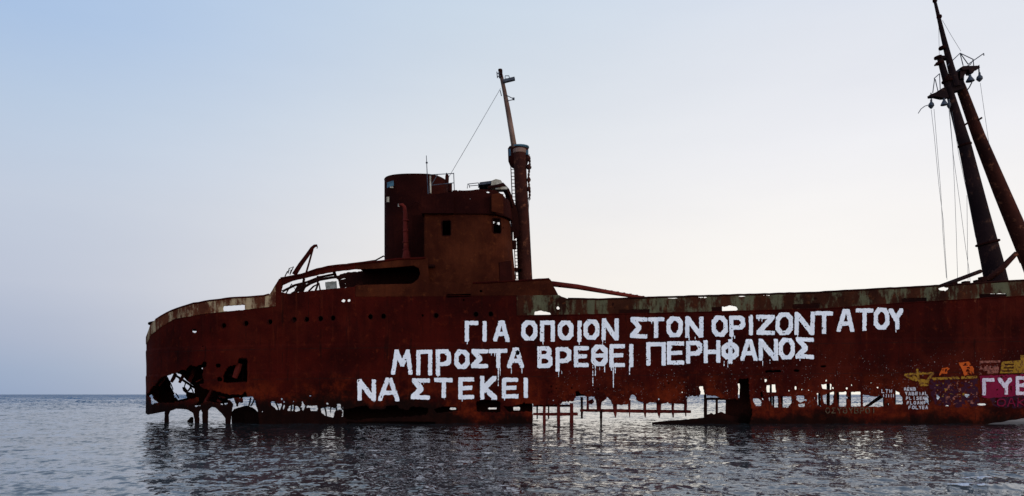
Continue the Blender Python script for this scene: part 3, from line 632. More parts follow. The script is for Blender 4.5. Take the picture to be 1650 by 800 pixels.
def painted(name, parts, w, mat, drips=(), cell=.6, rough=.8, off=.040, parent=None, avoid=True, label=None, seed=1):
    """parts: list of polyline lists in photo units"""
    allp = np.array([p for lines in parts for ln in lines for p in ln]); x0, y0 = allp.min(0)-w; x1, y1 = allp.max(0)+w
    if drips: y1 = max(y1, max(d[2] for d in drips)+2)
    gx, gy = np.meshgrid(np.arange(x0, x1, cell), np.arange(y0, y1, cell), indexing='ij')
    g = np.full(gx.shape, -9.0)
    for lines in parts: g = np.maximum(g, stroke_field(gx, gy, lines, w))
    for dx, ya, yb, dw in drips:
        t = np.clip((gy-ya)/(yb-ya), 0, 1)
        g = np.maximum(g, np.minimum(dw/2*(1-.35*t)+.15*fbm(gx*0+dx, gy*.2, 2)-np.abs(gx-dx), np.minimum(gy-ya, yb-gy)))
    g = g+rough*fbm(gx*.42+seed, gy*.42+seed*2, 3)
    if w > 4: g = np.minimum(g, (.50+fbm(gx*.55+seed*3, gy*.30, 4))*3)
    if avoid: g = apply_holes(g, gx, gy, HOLES)
    v, f = squares(g, on_hull(gx, gy, off))
    o = new_mesh(name, v, f, mat, parent or hull, True)
    if label: o['label'] = label
    return o
def glyph(ch, x0, y0, x1, y1, w, skew=0.0):
    h = w/2; X0, X1, Y0, Y1 = x0+h, x1-h, y0+h, y1-h
    if X1-X0 < 2: X0 = X1 = (x0+x1)/2
    return [[(X0+u*(X1-X0)+random.uniform(-.35,.35), Y0+t*(Y1-Y0)+skew*(u-.5)*-1+random.uniform(-.3,.3)) for u, t in ln] for ln in G_[ch]]
WORDS = [
 ('ΓΙΑ', [(749,517.6,771,551.5),(777.5,517.6,785,551),(795,517,821,551)]),
 ('ΟΠΟΙΟΝ', [(840,517,866,549.5),(870,517,894,551),(898.5,517,924,548.5),(929.6,517,937.4,551),(940.5,515,965.5,548),(969.4,513,997,549)]),
 ('ΣΤΟΝ', [(1015,511.5,1043,546),(1044,511.5,1070,545),(1074,510.5,1100,544),(1104,510,1133,544.6)]),
 ('ΟΡΙΖΟΝΤΑ', [(1146.5,509,1172,543),(1175,509,1200,543.5),(1205,508,1214,541),(1218,508,1247.5,540),(1249,504,1277,540),(1280,503,1312,540),(1313,502,1341,538),(1348,498.5,1376,535)]),
 ('ΤΟΥ', [(1378,497.5,1406.6,533.6),(1407.5,496,1432,531.6),(1431,497.5,1454.7,531.6)]),
 ('ΜΠΡΟΣΤΑ', [(630.5,563.5,665,604),(671,564,696.5,605),(702.5,563.5,727,606),(732.5,563.5,756.5,595),(759,563,787,594),(788,562.6,817.4,593.5),(817.4,560.5,844,593.5)]),
 ('ΒΡΕΘΕΙ', [(866,558.4,890,593.5),(895,560,920,599.5),(924.5,558,948.6,592),(952.5,556,979,590.4),(982,555,1007,592),(1012,554.7,1021.7,592)]),
 ('ΠΕΡΗΦΑΝΟΣ', [(1041,552,1072,589.5),(1074,550.5,1102,588),(1105,550,1131,586),(1133,549,1160,585.6),(1162,549,1189.7,584),(1192,547,1219.6,582),(1221.5,546.6,1253,581.4),(1254,545,1279.7,579.7),(1280.7,544,1311,579)]),
 ('ΝΑ', [(576.5,611.5,606.5,646),(610,609,643.4,646.6)]),
 ('ΣΤΕΚΕΙ', [(662.6,610,693,644.5),(700,609.4,730,641.5),(739,608.5,764,643.6),(774,606.4,801,644.5),(809,609,835,642.4),(843,609,851.6,641.5)]),
]
DR = {'ΓΙΑ': [(753,550,555,1.2)], 'ΟΠΟΙΟΝ': [(875,549,557,1.4),(933,549,556,1.6),(971,547,558,1.8),(975,547,553,1)], 'ΣΤΟΝ': [(1050,516,524,1.6),(1054,516,522,1.2),(1110,543,549,1.4),(1120,543,547,1)],
 'ΟΡΙΖΟΝΤΑ': [(1179,541,548,1.6),(1183,541,546,1),(1285,538,544,1),(1222,513,518,1.2),(1227,513,519,1)], 'ΤΟΥ': [(1443,530,536,1)],
 'ΜΠΡΟΣΤΑ': [(706,604,609,1.2),(803,592,622,1.5),(806,592,606,1),(824,592,603,1.2),(841,592,602,1.4),(792,567,573,1),(797,567,575,1)], 'ΒΡΕΘΕΙ': [(900,597,608,1.2),(905,597,603,1),(955,589,622,1.3),(959,589,606,1.1),(966,589,596,1),(974,589,600,1),(985,590,598,2.2),(988,590,627,1.6),(991,590,602,1.4),(1014,590,604,1.3),(929,564,571,1),(934,564,573,1)],
 'ΠΕΡΗΦΑΝΟΣ': [(1077,556,564,1.2),(1082,556,562,1),(1166,582,590,1),(1172,582,592,1),(1178,582,588,1),(1228,580,590,1.3),(1240,580,586,1),(1288,577,582,1)], 'ΣΤΕΚΕΙ': [(673,615,624,1.4),(678,615,622,1),(683,615,621,1),(716,640,646,1),(745,642,647,1),(793,640,653,2),(799,645,653,1.4),(813,641,647,1)], 'ΝΑ': [(603,644,648,1.2)]}
for k, (wd, bx) in enumerate(WORDS):
    painted('painted_word', [glyph(c, *b_, 6.7) for c, b_ in zip(wd, bx)], 6.7, M_WHITE, DR.get(wd, ()), seed=k*7+1, label='white brushed capital letters reading '+wd)
def small_text(txt, x, y, h, adv, w, mat, slant=0, label=None, nm='painted_word'):
    parts = []
    for i, c in enumerate(txt):
        if c == ' ': continue
        parts.append(glyph(c, x+i*adv, y-slant*i, x+i*adv+adv*.74, y+h-slant*i, w))
    return painted(nm, parts, w, mat, cell=.4, rough=.25, off=.050, avoid=True, label=label, seed=x)
for i, t in enumerate(('ΗΕΝΒ', 'ΥΑΒΕΙΑL', 'ΡLΙSΕΝΟ', 'FLΟΑΝΡΙ', 'FΟLΥΕΑ')):
    small_text(t, 1454.5+i*1.6+(1.5 if i == 4 else 0), 624.4+i*7.4, 5.6, 5.4 if i else 5.0, 1.15, M_WDULL)
small_text('LΤΗ', 1418.5, 627.5, 6.2, 6.2, 1.1, M_WDULL); small_text('ΡΟΙΤΟ', 1420.5, 635.5, 5.2, 4.0, 1.0, M_WDULL)
small_text('ΟΣΥΘΥΒΡΟΙ', 1329, 657, 9.5, 9.2, 1.2, M_OLIVE)
def patch(name, poly, mat, off, rough=.8, label=None, holes=(), lace=.0):
    p = np.asarray(poly, float); x0, y0 = p.min(0)-2; x1, y1 = p.max(0)+2
    gx, gy = np.meshgrid(np.arange(x0, x1, .8), np.arange(y0, y1, .8), indexing='ij')
    g = sd_poly(gx, gy, p)+rough*fbm(gx*.4, gy*.4+x0, 3)
    for h in holes: g = np.minimum(g, -sd_poly(gx, gy, h))
    if lace: g = np.minimum(g, (lace+fbm(gx*.22+x0, gy*.28, 4))*3)
    g = apply_holes(g, gx, gy, HOLES); v, f = squares(g, on_hull(gx, gy, off+.016)); o = new_mesh(name, v, f, mat, hull, True)
    if label: o['label'] = label
    return o
patch('graffiti_patch', [(1497,612),(1574,609),(1577,655),(1540,657),(1505,652),(1494,630)], M_PUR, .012, 2.5, 'dull purple graffiti patch', lace=.10)
patch('graffiti_patch', [(1500,616),(1570,613),(1574,650),(1545,652),(1508,648)], M_SALM, .016, 2.5, 'faded pinkish scribbles', lace=-.30)
patch('graffiti_patch', [(1505,618),(1570,616),(1570,640),(1510,640)], M_YEL, .019, 2.5, 'scraps of yellow paint', lace=-.40)
patch('graffiti_patch', [(1577,606),(1600,605),(1640,603.5),(1720,601),(1720,636),(1640,638),(1590,642),(1581,640)], M_MAG, .016, 1.3, 'magenta field behind white letters', lace=.36)
patch('graffiti_patch', [(1590,640),(1640,638),(1720,637),(1720,657),(1640,659),(1600,655)], M_PUR, .012, 1.5, 'dark purple scribbled patch', lace=.12)
painted('painted_word', [glyph('Ο', 1604,643,1618,655,1.5), glyph('Α', 1621,642,1633,655,1.5), glyph('Κ', 1637,641,1652,656,1.5)], 1.6, M_MAG, off=.05, cell=.4, rough=.3, label='thin magenta scribble under the magenta field', seed=9)
painted('graffiti_patch', [[[(1457,604),(1480,602.5),(1502,601.5)],[(1457,604),(1464,609),(1474,613)],[(1502,601.5),(1496,609),(1491,616)],[(1476.5,596.5),(1477,604),(1479,613)],[(1470,606),(1476,612),(1484,613)]]], 3.4, M_YEL, off=.036, cell=.5, rough=1.0, label='yellow winged emblem', seed=5)
patch('graffiti_patch', [(1477,611),(1490,612),(1496,609),(1494,622),(1481,623)], M_YEL, .018, .9, 'yellow body of the winged emblem', lace=.25)
patch('graffiti_patch', [(1498,609),(1573,606),(1573,610),(1500,613)], M_YEL, .022, .6, 'long yellow bar', lace=.33)
patch('graffiti_patch', [(1512,605),(1516,594),(1525,592.5),(1530,594),(1524,599),(1526,606)], M_ORG, .022, 1.2, 'orange scrawl', lace=.2)
patch('graffiti_patch', [(1543,585),(1560,583),(1567,594),(1567,603),(1552,606),(1549,598)], M_ORG, .026, .8, 'orange block', lace=.22)
patch('graffiti_patch', [(1577,582),(1610,581),(1610,584.5),(1577,586)], M_SALM, .022, .6); patch('graffiti_patch', [(1577,590),(1608,588),(1606,602),(1576,604)], M_SALM, .022, 1.5, 'faded salmon letters', lace=.10)
patch('graffiti_patch', [(1613,583),(1643,581),(1643,573),(1720,571),(1720,600),(1609,602)], M_YEL, .022, .5, 'yellow block letters', holes=[rect(1617,587,1632,589,.5), rect(1615,592.5,1631,594.5,.5), rect(1613,597.5,1630,599.5,.5)])
painted('painted_word', [glyph('Γ', 1581,610,1600,637,5.5), glyph('Υ', 1606,609,1628,636,5.5), glyph('Β', 1634,607,1656,637,5.5)], 5.5, M_PINKW, off=.048, label='pinkish white letters on a magenta field', seed=4)

# ---------------------------------------------------------------- poop deckhouse remains
boat_deck = deck('boat_deck', float(s_of_px(700)), float(s_of_px(575)), 7.14, .06, M_DARK, .10)
plate('casing_wall', [(556,446),(566,440),(585,437),(600,439),(640,436),(700,434),(700,476),(573,474),(567,468),(560,472),(557,460)], 37.6, .05, M_DARK, ship, 1.2, 1.2)
plate('casing_wall', [(545,452),(556,449),(560,452),(556,458),(560,462),(553,466),(548,465)], 38.5, .05, M_DARK, ship, 1.2, .9)
plate('cream_panel', [(524,455),(542,453.5),(543,466.5),(525,467)], 39.5, .05, M_CREAM, ship, .6, .9)
def curve_bar(name, pts, Y, r, mat, parent=ship, seg=6): return MB().tube([P(x, y, Y) for x, y in pts], r, seg).build(name, mat, parent)
curve_bar('bent_beam', [(470,474),(485,466),(500,457),(515,451),(535,447.5),(560,445),(600,442)], 40, .07, M_DARK)
curve_bar('bent_beam', [(455,470),(475,460),(495,455),(515,447),(540,442)], 45.5, .07, M_DARK)
curve_bar('bent_beam', [(486,472),(488,460),(490,449)], 38, .06, M_DARK); curve_bar('bent_beam', [(508,470),(512,459),(512,445)], 38.5, .05, M_DARK); curve_bar('bent_beam', [(538,438),(541,446),(548,450)], 36.4, .07, M_DARK)
curve_bar('bent_beam', [(497,470),(505,462),(514,457),(516,469)], 41, .045, M_DARK); curve_bar('bent_beam', [(461,473),(470,458),(478,470),(488,456)], 42, .035, M_DARK)
plate('broken_plate', [(474,470),(480,458),(492,455),(494,462),(488,471)], 40.5, .05, M_DARK, ship, 1.2, .9)
plate('broken_plate', [(540,446),(556,440),(610,434),(640,432),(640,440),(590,442),(560,448),(545,452)], 39, .06, M_DARK, ship, 1.4, 1.0)
curve_bar('broken_railing', [(560,426),(585,423),(605,420),(618,413),(622,415)], 36.6, .035, M_DARK)
# stern davit
dv = MB().tube([P(474,443,37.5), P(484,427,37.5), P(495,412,37.5), P(503,400,37.5), P(507,396.5,37.5), P(511,396,37.5)], [.12,.11,.10,.085,.07,.06], 8).build('davit', M_HULL, ship)
curve_bar('davit_stay', [(504,402),(498,424),(493,441)], 37.5, .045, M_HULL, dv); curve_bar('davit_hook', [(511,396),(511.5,399),(510.5,401)], 37.5, .02, M_DARK, dv)
curve_bar('broken_railing', [(459,446),(463,438),(469,435),(467,443),(473,430),(466,433),(464,441)], 37.5, .025, M_DARK)

# ---------------------------------------------------------------- bridge house: a rounded-front shell on a plan path
def shell(name, path, z0, z1, rake, mat, parent, t=.05, cut=None, dz=.06, ds=.05, topf=None, inner=None):
    p = np.asarray(path, float); l = np.concatenate([[0], np.cumsum(np.hypot(*np.diff(p, axis=0).T))])
    s = np.linspace(0, l[-1], int(l[-1]/ds)); z = np.linspace(z0, z1, int((z1-z0)/dz)+1)
    A, B = np.meshgrid(s, z, indexing='ij'); X = np.interp(A, l, p[:,0]); Y = np.interp(A, l, p[:,1])
    wgt = np.clip((X-p[:,0].min())/(p[:,0].max()-p[:,0].min()), 0, 1)
    X = X-rake*(B-z0)*wgt**2
    px, py = CX+F*X/Y, HY-F*(B-H)/Y
    g = np.full(A.shape, 99.0)
    if topf is not None: g = np.minimum(g, (topf(X, Y)-B)*F/Y)
    if cut: g = apply_holes(g, np.where(Y < YC, px, -999), py, cut)
    if inner: g = apply_holes(g, np.where(Y > YC, px, -999), py, inner)
    pos = np.stack([X, Y+.012*fbm(X*.8, B*.8, 2)*np.where(Y < YC, 1, -1), B], -1)
    v, f = squares(g, pos); return solid(new_mesh(name, v, f, mat, parent, True), t)
def corner(x0, y0, x1, y1, n=14, e=2.4):
    t = np.linspace(0, math.pi/2, n); return [(x0+(x1-x0)*math.sin(a)**(2/e), y1-(y1-y0)*math.cos(a)**(2/e)) for a in t]
def house_path(xl, yn, xc, xf, yr, closed=True):
    q = [(xl, yn)]+corner(xc, yn, xf, yr); r = [(x, 2*YC-y) for x, y in q[::-1]]
    return q+r+([(xl, yn)] if closed else [])
XL = (684-CX)/F*36.3
hp = house_path(XL, 36.3, (768-CX)/F*36.3, .22, 38.4)
WIN1 = [(712,358),(714,356),(724.5,355.5),(726.5,357),(726.5,378.5),(725,380),(714,380.5),(712.5,379)]
WIN2 = [(794,353),(796,351.5),(804,352.5),(806,355),(807.5,374),(806,377),(797,376.5),(795,374)]
dh = shell('deckhouse', hp, 6.0, 9.52, .095, M_HOUSE, ship, .05, cut=[(WIN1, .2), (WIN2, .5), (ellipse(810,368,1,1.6), .3), (ellipse(775,470,1.6,1.6), .1)])
dh['label'] = 'brown bridge house with a rounded front and two empty windows'
def frame_ring(poly, Y, r, parent, name, mat=M_DARK, k=0.0):
    pts = [P(x, y, Y+k*(x-poly[0][0])) for x, y in poly+poly[:1]]; return MB().tube(pts, r, 5).build(name, mat, parent)
frame_ring(WIN1, 36.27, .022, dh, 'window_frame'); frame_ring(WIN2, 36.38, .022, dh, 'window_frame', k=.028)
for i, x in enumerate((796, 799, 802, 805)):    # broken bars of the second window
    MB().tube([P(x, 352, 36.6), P(x+.4, 364-2*(i % 2), 36.6)], [.02, .012], 5).build('window_bar', M_DARK, dh)
plate('door', [(804,423),(823,420.5),(825,452),(805,453)], 36.75, .06, M_FUNNEL, dh, .15, .9, tilt=.75)
# wheelhouse roof edge row of bolts
bl = MB()
for x in np.linspace(764, 818, 13):
    Yb = 36.3+max(0, (x-775)/45)**2*1.0; bl.box(P(x, 341+max(0, (x-790))*.45*.8, Yb-.03), (.07, .07, .06))
bl.build('bolt_row', M_DARK, dh)
# flat roof of the wheelhouse: a sheet inside the walls, torn open toward the front
gx, gy = np.meshgrid(np.arange(XL, .3, .04), np.arange(36.3, 46.3, .04), indexing='ij')
ro = [(x-.03, y) for x, y in house_path(XL+.05, 36.4, (768-CX)/F*36.3, -.12, 38.4, False)]
g = sd_poly(gx, gy, ro)
for h in ([(-.98,37.7),(-.80,37.8),(-.84,38.5),(-1.0,38.4)], [(-.70,37.9),(-.55,38.0),(-.60,38.8),(-.72,38.6)], [(-.60,39),(-.4,38.9),(-.5,39.5)]): g = np.minimum(g, -sd_poly(gx, gy, h)+.03*fbm(gx*6, gy*6))
v, f = squares(g, np.stack([gx, gy, 9.46+0*gx], -1)); solid(new_mesh('wheelhouse_roof', v, f, M_DARK, dh), .05)
# the flying bridge dodger above it
dp = house_path((729-CX)/F*36.25, 36.25, (770-CX)/F*36.25, .02, 38.2, False)
dod = shell('flying_bridge', dp, 9.44, 10.75, .10, M_FUNNEL, ship, .05, topf=lambda X, Y: 10.50+.03*(X+3)-.05*fbm(X*2, Y*2, 2)-.30*np.clip((X+.75)/.6, 0, 1), cut=[(ellipse(758,321,1,1), .2), (ellipse(793,308,1.5,1), .4), (rect(783,309,789,311.5), .4), (ellipse(738,308,1,1), .2), (ellipse(814,318,1.5,2), .4)])
# lighter rounded plate that wraps the front corner
plate('wind_dodger', [(792,314),(803,311.5),(811,313.5),(811,345),(792,341)], 36.15, .04, M_HOUSE, ship, .2, 1.0, tilt=.32)
MB().box(P(808, 305.5, 36.9), (.55, .5, .12)).build('grey_panel', M_CREAM, ship)
bt = MB().tube([P(786,302.5,36.3), P(800,300.5,36.4), P(810,298,36.7), P(815,306,37.0), P(820,316,37.4), P(825,335,37.8), P(826,352,38.2)], [.07,.08,.10,.16,.14,.14,.08], 6).build('torn_edge', M_DARK, ship)
plate('torn_plate', [(810,298),(819,306),(827,322),(835,345),(837,380),(829,386),(823,352),(816,324)], 37.7, .06, M_DARK, ship, .6, .9)
wing = MB().box(((P(678.8,0,36.1)[0]+P(731,0,36.1)[0])/2, 36.85, (P(0,308.5,36.1)[2]+P(0,344,36.1)[2])/2), (P(731,0,36.1)[0]-P(678.8,0,36.1)[0], 1.5, P(0,308.5,36.1)[2]-P(0,344,36.1)[2])).build('bridge_wing', M_FUNNEL, ship)
# slope of the wing's top edge
for v_ in wing.data.vertices:
    if v_.co.z > 9.9 and v_.co.x < -3.8: v_.co.z -= .22
# dark gap between the funnel and the bridge
MB().box(((P(676,0,37.2)[0]), 38.4, 8.4), (.8, 1.6, 2.6)).build('casing_wall', M_FUNNEL, ship)
# things on top of the bridge
cab = MB(); c0 = P(790, 297, 37.4)
bx = [P(771,298.5,37.2), P(792,296,37.2), P(792,291.5,37.2), P(773,294,37.2)]; bx2 = [q_+np.array([0,1.2,0]) for q_ in bx]
cab.add(bx+bx2, [(0,1,2,3),(7,6,5,4),(0,4,5,1),(3,2,6,7),(0,3,7,4),(1,5,6,2)]); skyl = cab.build('skylight', M_GREY, ship)
cab = MB(); bx = [P(791,301,37.0), P(811,297,37.0), P(807,290.5,37.0), P(799,288.8,37.0), P(792,291.5,37.0)]; bx2 = [q_+np.array([0,1.3,0]) for q_ in bx]
cab.add(bx+bx2, [(0,1,2,3,4),(9,8,7,6,5),(0,5,6,1),(1,6,7,2),(2,7,8,3),(3,8,9,4),(4,9,5,0)]); cab.build('hood', M_CREAM, skyl)
rl_ = MB()
for pts in ([(753,304),(753.5,297),(771,295)],[(771,303),(771,295)],[(756,300),(770,299)],[(755,297),(757,303)]): rl_.tube([P(x,y,36.8) for x,y in pts], .018, 5)
rl_.build('railing', M_GREY, dod)
rl_ = MB()
for pts in ([(693,282),(731,280)],[(694,299),(732,295)],[(731,279),(732,307)],[(694,282),(694.5,312)],[(705,281.5),(694,300)]): rl_.tube([P(x,y,36.9) for x,y in pts], .02, 5)
rl_.build('railing', M_GREY, wing)
aer = MB().tube([P(687,251,37), P(688.5,285,37), P(690,313,37)], [.014,.022,.03], 6).build('aerial', M_GREY, wing)
MB().box(P(687.6,262.5,37), (.09,.06,.06)).build('aerial_clip', M_GREY, aer)
MB().tube([P(693,284,36.7), P(694,312,36.7)], .035, 6).build('pipe', M_CREAM, wing)
MB().tube([P(720,296,38), P(720.5,284,38), P(719.5,279,38)], [.09,.09,.02], 8).build('horn_pipe', M_FUNNEL, wing); MB().tube([P(725,309,37.4), P(725,296,37.4)], .10, 8).build('vent_stub', M_FUNNEL, wing)

# ---------------------------------------------------------------- funnel: long oval, open top
fc = np.array([(672-CX)/F*YC, YC]); fr = (1.62, 1.35)
def oval(k, n=48, s=1.0): t = 2*math.pi*k/n; return fc[0]+fr[0]*s*math.copysign(abs(math.cos(t))**.8, math.cos(t)), fc[1]+fr[1]*s*math.copysign(abs(math.sin(t))**.8, math.sin(t))
fp = [oval(k) for k in range(49)]
FY0 = YC-1.35
fcut = [(rect(622.5,292.5,634,302.5,3), .8), (rect(623.5,318,626.5,328), .5)]
fun = shell('funnel', fp, 7.1, 12.9, 0.0, M_FUNNEL, ship, .05, topf=lambda X, Y: 12.24-.16*np.clip((X-fc[0]-.75)/.85, 0, 1)**2+.02*fbm(X*2, Y*2, 2), cut=None, inner=None)
fun['label'] = 'tall oval funnel casing left of the bridge'
MB().tube([(oval(k)[0], oval(k)[1], 12.24-.16*max((oval(k)[0]-fc[0]-.75)/.85, 0)**2) for k in range(49)], .04, 6).build('funnel_rim', M_FUNNEL, fun)
pt = [P(623.5,294.5,39.95), P(634,291,39.88), P(634.5,299.5,39.88), P(628,301.5,39.9), P(623.5,303.5,39.95)]
solid(new_mesh('see_through_patch', pt, [(0,1,2,3,4)], M_BLUE, fun), .02)  # blue plate standing in for the see-through corner of the funnel
MB().box(P(631,302.2,39.86), (.16,.03,.06)).build('label_plate', M_CREAM, fun)
for (x, y, w, h) in ((625,322,.12,.26),(622.8,397,.1,.1)): MB().box(P(x, y, 40.0), (w, .06, h)).build('bracket', M_CREAM if h > .2 else M_DARK, fun)
MB().tube([P(x, y, 39.6) for x, y in ((660,334),(666,327),(672,326),(676,329))], .03, 6).build('handrail', M_FUNNEL, fun)
vp = MB().tube([P(655,420,37.4), P(654.5,395,37.4), P(653.5,370,37.4), P(653,345,37.4), P(651.5,334,37.4), P(648,330.5,37.4), P(643,331,37.4)], [.14,.13,.12,.10,.09,.085,.075], 8).build('vent_pipe', M_RED, ship, True)
MB().tube([P(655.5,417.5,37.4), P(654.7,404,37.4)], [.22,.15], 8).build('pipe_base', M_RED, vp); MB().tube([P(643,329,37.4), P(642.6,333.5,37.4)], .05, 6).build('pipe_cap', M_CREAM, vp)
fl = MB()
for y in (356, 373, 391, 403): fl.lathe(P(654, y+1, 37.4), [(.135,0),(.155,.02),(.155,.06),(.135,.08)], seg=8)
fl.build('pipe_flange', M_RED, vp)

# ---------------------------------------------------------------- kingpost with its collar, ladder, chain, and the signal mast on it
KY = 39.0
kp = MB().tube([P(847,458,KY), P(845,420,KY), P(842.5,360,KY), P(839.5,300,KY), P(837,246,KY)], [.34,.34,.325,.31,.30], 18).build('kingpost', M_POLE, ship, True); auto(kp)
cl = MB().lathe(P(835.5,263,KY+.34), [(.31,-.22),(.42,-.12),(.50,.10),(.50,.72),(.46,.76),(.30,.80)], (-.03,0,1), 18).build('collar', M_FUNNEL, kp); auto(cl)
MB().tube([P(822.5,241,KY+.1), P(823,252,KY+.1)], .10, 8).build('collar_shield', M_BLUE, kp)
MB().lathe(P(836.3,244,KY+.3), [(.33,0),(.50,.14),(.50,.20),(.3,.22)], (-.03,0,1), 18).build('collar_lip', M_BLUE, kp)
MB().lathe(P(837,248,KY), [(.305,0),(.325,.02),(.325,.20),(.29,.22)], (-.03,0,1), 18).build('flaking_band', M_PALE, kp)
MB().lathe(P(848.5,250,KY+.05), [(.09,0),(.09,.22)], seg=8).build('lamp_glass', M_BLUE, kp)
lad = MB()
for x0, y0, x1, y1 in ((823,268,831,450),(828.5,268,835.5,450)): lad.tube([P(x0,y0,KY+.1), P(x1,y1,KY+.1)], .025, 5)
for t in np.linspace(0, 1, 34): lad.tube([P(823+8*t,268+182*t,KY+.1), P(828.5+7*t,268+182*t,KY+.1)], .018, 4)
lad.build('ladder', M_DARK, kp)
for (x, y, w, h) in ((829,370,.55,.22),(827,395,.3,.4),(832,435,.5,.16),(824,352,.35,.25),(821,330,.3,.5),(823,346,.25,.3),(840,436,.3,.1)): MB().box(P(x, y, 38.8), (w, .25, h)).build('bracket', M_DARK, kp)
ch = MB()
for i, t in enumerate(np.linspace(0, 1, 26)):
    c_ = P(852.6+1.0*math.sin(t*9), 252+t*68, KY-.1); r = .055
    ring = [c_+np.array([r*.7*math.cos(a)*(i % 2), r*.7*math.cos(a)*(1-i % 2), r*1.5*math.sin(a)]) for a in np.linspace(0, 2*math.pi, 9)]
    ch.tube(ring, .02, 4)
ch.build('chain', M_POLE, kp)
for y, s in ((257,.8),(271,1.15),(291,.85),(306,.8)): MB().lathe(P(852,y+3,KY-.1), [(.03,0),(.10*s,.05),(.12*s,.14),(.06*s,.24),(.02,.28)], seg=8).build('pulley_block', M_POLE, kp)
MB().tube([P(852.5,318,KY-.1), P(851.5,345,KY-.1)], .012, 4).build('hanging_wire', M_WIRE, kp)
sm = MB().tube([P(828.5,238,KY), P(824,210,KY), P(818.5,178,KY), P(813,148,KY), P(808,124,KY), P(806,115,KY)], [.14,.13,.12,.10,.09,.075], 10).build('signal_mast', M_PALE, ship, True)
MB().lathe(P(806,116,KY), [(.06,0),(.10,.02),(.10,.12),(.04,.14)], seg=8).build('mast_cap', M_DARK, sm)
MB().box(P(820,129.5,KY-.2), (.58,.22,.13), Matrix.Rotation(math.radians(-14), 3, 'Y')).build('radar_platform', M_GREY, sm)
mb = MB()
for pts in ([(812,133),(816,127),(820,129)],[(814,128),(814,122.5),(820,122.5),(821,127)]): mb.tube([P(x,y,KY-.2) for x,y in pts], .022, 5)
mb.build('platform_rail', M_GREY, sm)
mb = MB()
for pts in ([(815,153.5),(828,160)],[(817,163),(827,161)],[(806,146),(808,155)]): mb.tube([P(x,y,KY-.1) for x,y in pts], .022, 5)
mb.box(P(827.5,159.7,KY-.1), (.1,.1,.1)); mb.build('lamp_bracket', M_GREY, sm)
mb = MB()
for pts in ([(800.5,116),(801.5,126)],[(803.5,117),(804.5,126)],[(800.5,119),(806,118)],[(801,124),(807,123)]): mb.tube([P(x,y,KY-.1) for x,y in pts], .024, 5)
mb.build('aerial_bracket', M_GREY, sm)
MB().box(P(807,120,KY), (.16,.2,.34)).build('lamp', M_DARK, sm)
def wire(pts, Y, r=.010, parent=None, name='wire', Y1=None):
    n = len(pts); return MB().tube([P(x, y, Y+(0 if Y1 is None else (Y1-Y)*i/(n-1))) for i, (x, y) in enumerate(pts)], r, 4).build(name, M_WIRE, parent or ship)
wire([(806.5,143),(785,180),(763,218),(740,257),(723,286)], KY, .011, sm, 'stay_wire', 38)
wire([(814,172),(819,205),(824,234)], KY-.1, .009, sm, 'stay_wire')

# ---------------------------------------------------------------- booms
cb = MB().tube([P(884,457,37.2), P(930,462.5,37.6), P(985,472,38.2), P(1055,483.5,39)], [.13,.12,.10,.075], 10).build('cargo_boom', M_RED, ship, True)
pc = MB()
for t in np.linspace(.05, .95, 16): pc.box(P(884+171*t, 456+27*t-1.6-1.5*math.sin(t*3), 37.2+1.8*t), (.12,.06,.035))
pc.build('track_cleat', M_POLE, cb)
MB().tube([P(1510,463,38.5), P(1540,452.5,39), P(1580,437.5,39.6)], [.08,.10,.10], 8).build('cargo_boom', M_MAST, ship, True)
MB().tube([P(1590,452,38.8), P(1612,435,38.6), P(1638,408,38.4)], [.14,.15,.11], 8).build('cargo_boom', M_POLE, ship, True)

# ---------------------------------------------------------------- foremast (two legs, topmast, crosstrees)
MY = 40.0
fm = MB().tube([P(1607,462,MY), P(1598,420,MY), P(1580,345,MY), P(1554,232,MY), P(1532,155,MY), P(1514,92,MY)], [.53,.49,.40,.285,.19,.135], 20).build('foremast', M_MAST, ship, True); auto(fm)
lg = MB().tube([P(1676,460,MY+1.6), P(1657,412,MY+1.5), P(1614,310,MY+1.1), P(1577,220,MY+.7), P(1549,143,MY+.3), P(1540,120,MY+.1)], [.48,.44,.37,.29,.23,.2], 18).build('mast_leg', M_POLE, fm, True); auto(lg)
tm = MB().tube([P(1541,140,MY-.1), P(1532,108,MY-.1), P(1520,60,MY-.1), P(1512,26,MY-.1), P(1504,-8,MY-.1)], [.20,.16,.115,.085,.06], 12).build('topmast', M_MAST, fm, True); auto(tm)
for x, y, r in ((1514,30,.10),(1519,80,.14),(1507,4,.085)): MB().lathe(P(x, y, MY-.1), [(r,0),(r*1.25,.04),(r*1.25,.12),(r,.16)], (-.25,0,1), 10).build('mast_band', M_DARK, tm)
for x, y, r in ((1512,95,.17),(1514.5,104,.17),(1527,133,.24),(1592,394,.50),(1555,236,.29)): MB().lathe(P(x, y, MY), [(r,0),(r*1.12,.03),(r*1.12,.10),(r,.13)], (-.24,0,1), 16).build('mast_band', M_DARK, fm)
MB().box(P(1521,94,MY), (.42,.3,.14)).build('mast_cap', M_MAST, fm)
MB().box(P(1538,134,MY+.1), (.62,.5,.9), Matrix.Rotation(math.radians(-16), 3, 'Y')).build('mast_coupling', M_MAST, fm)
MB().box(P(1546,123,MY), (.30,.3,.55)).build('junction_box', M_GREY, fm)
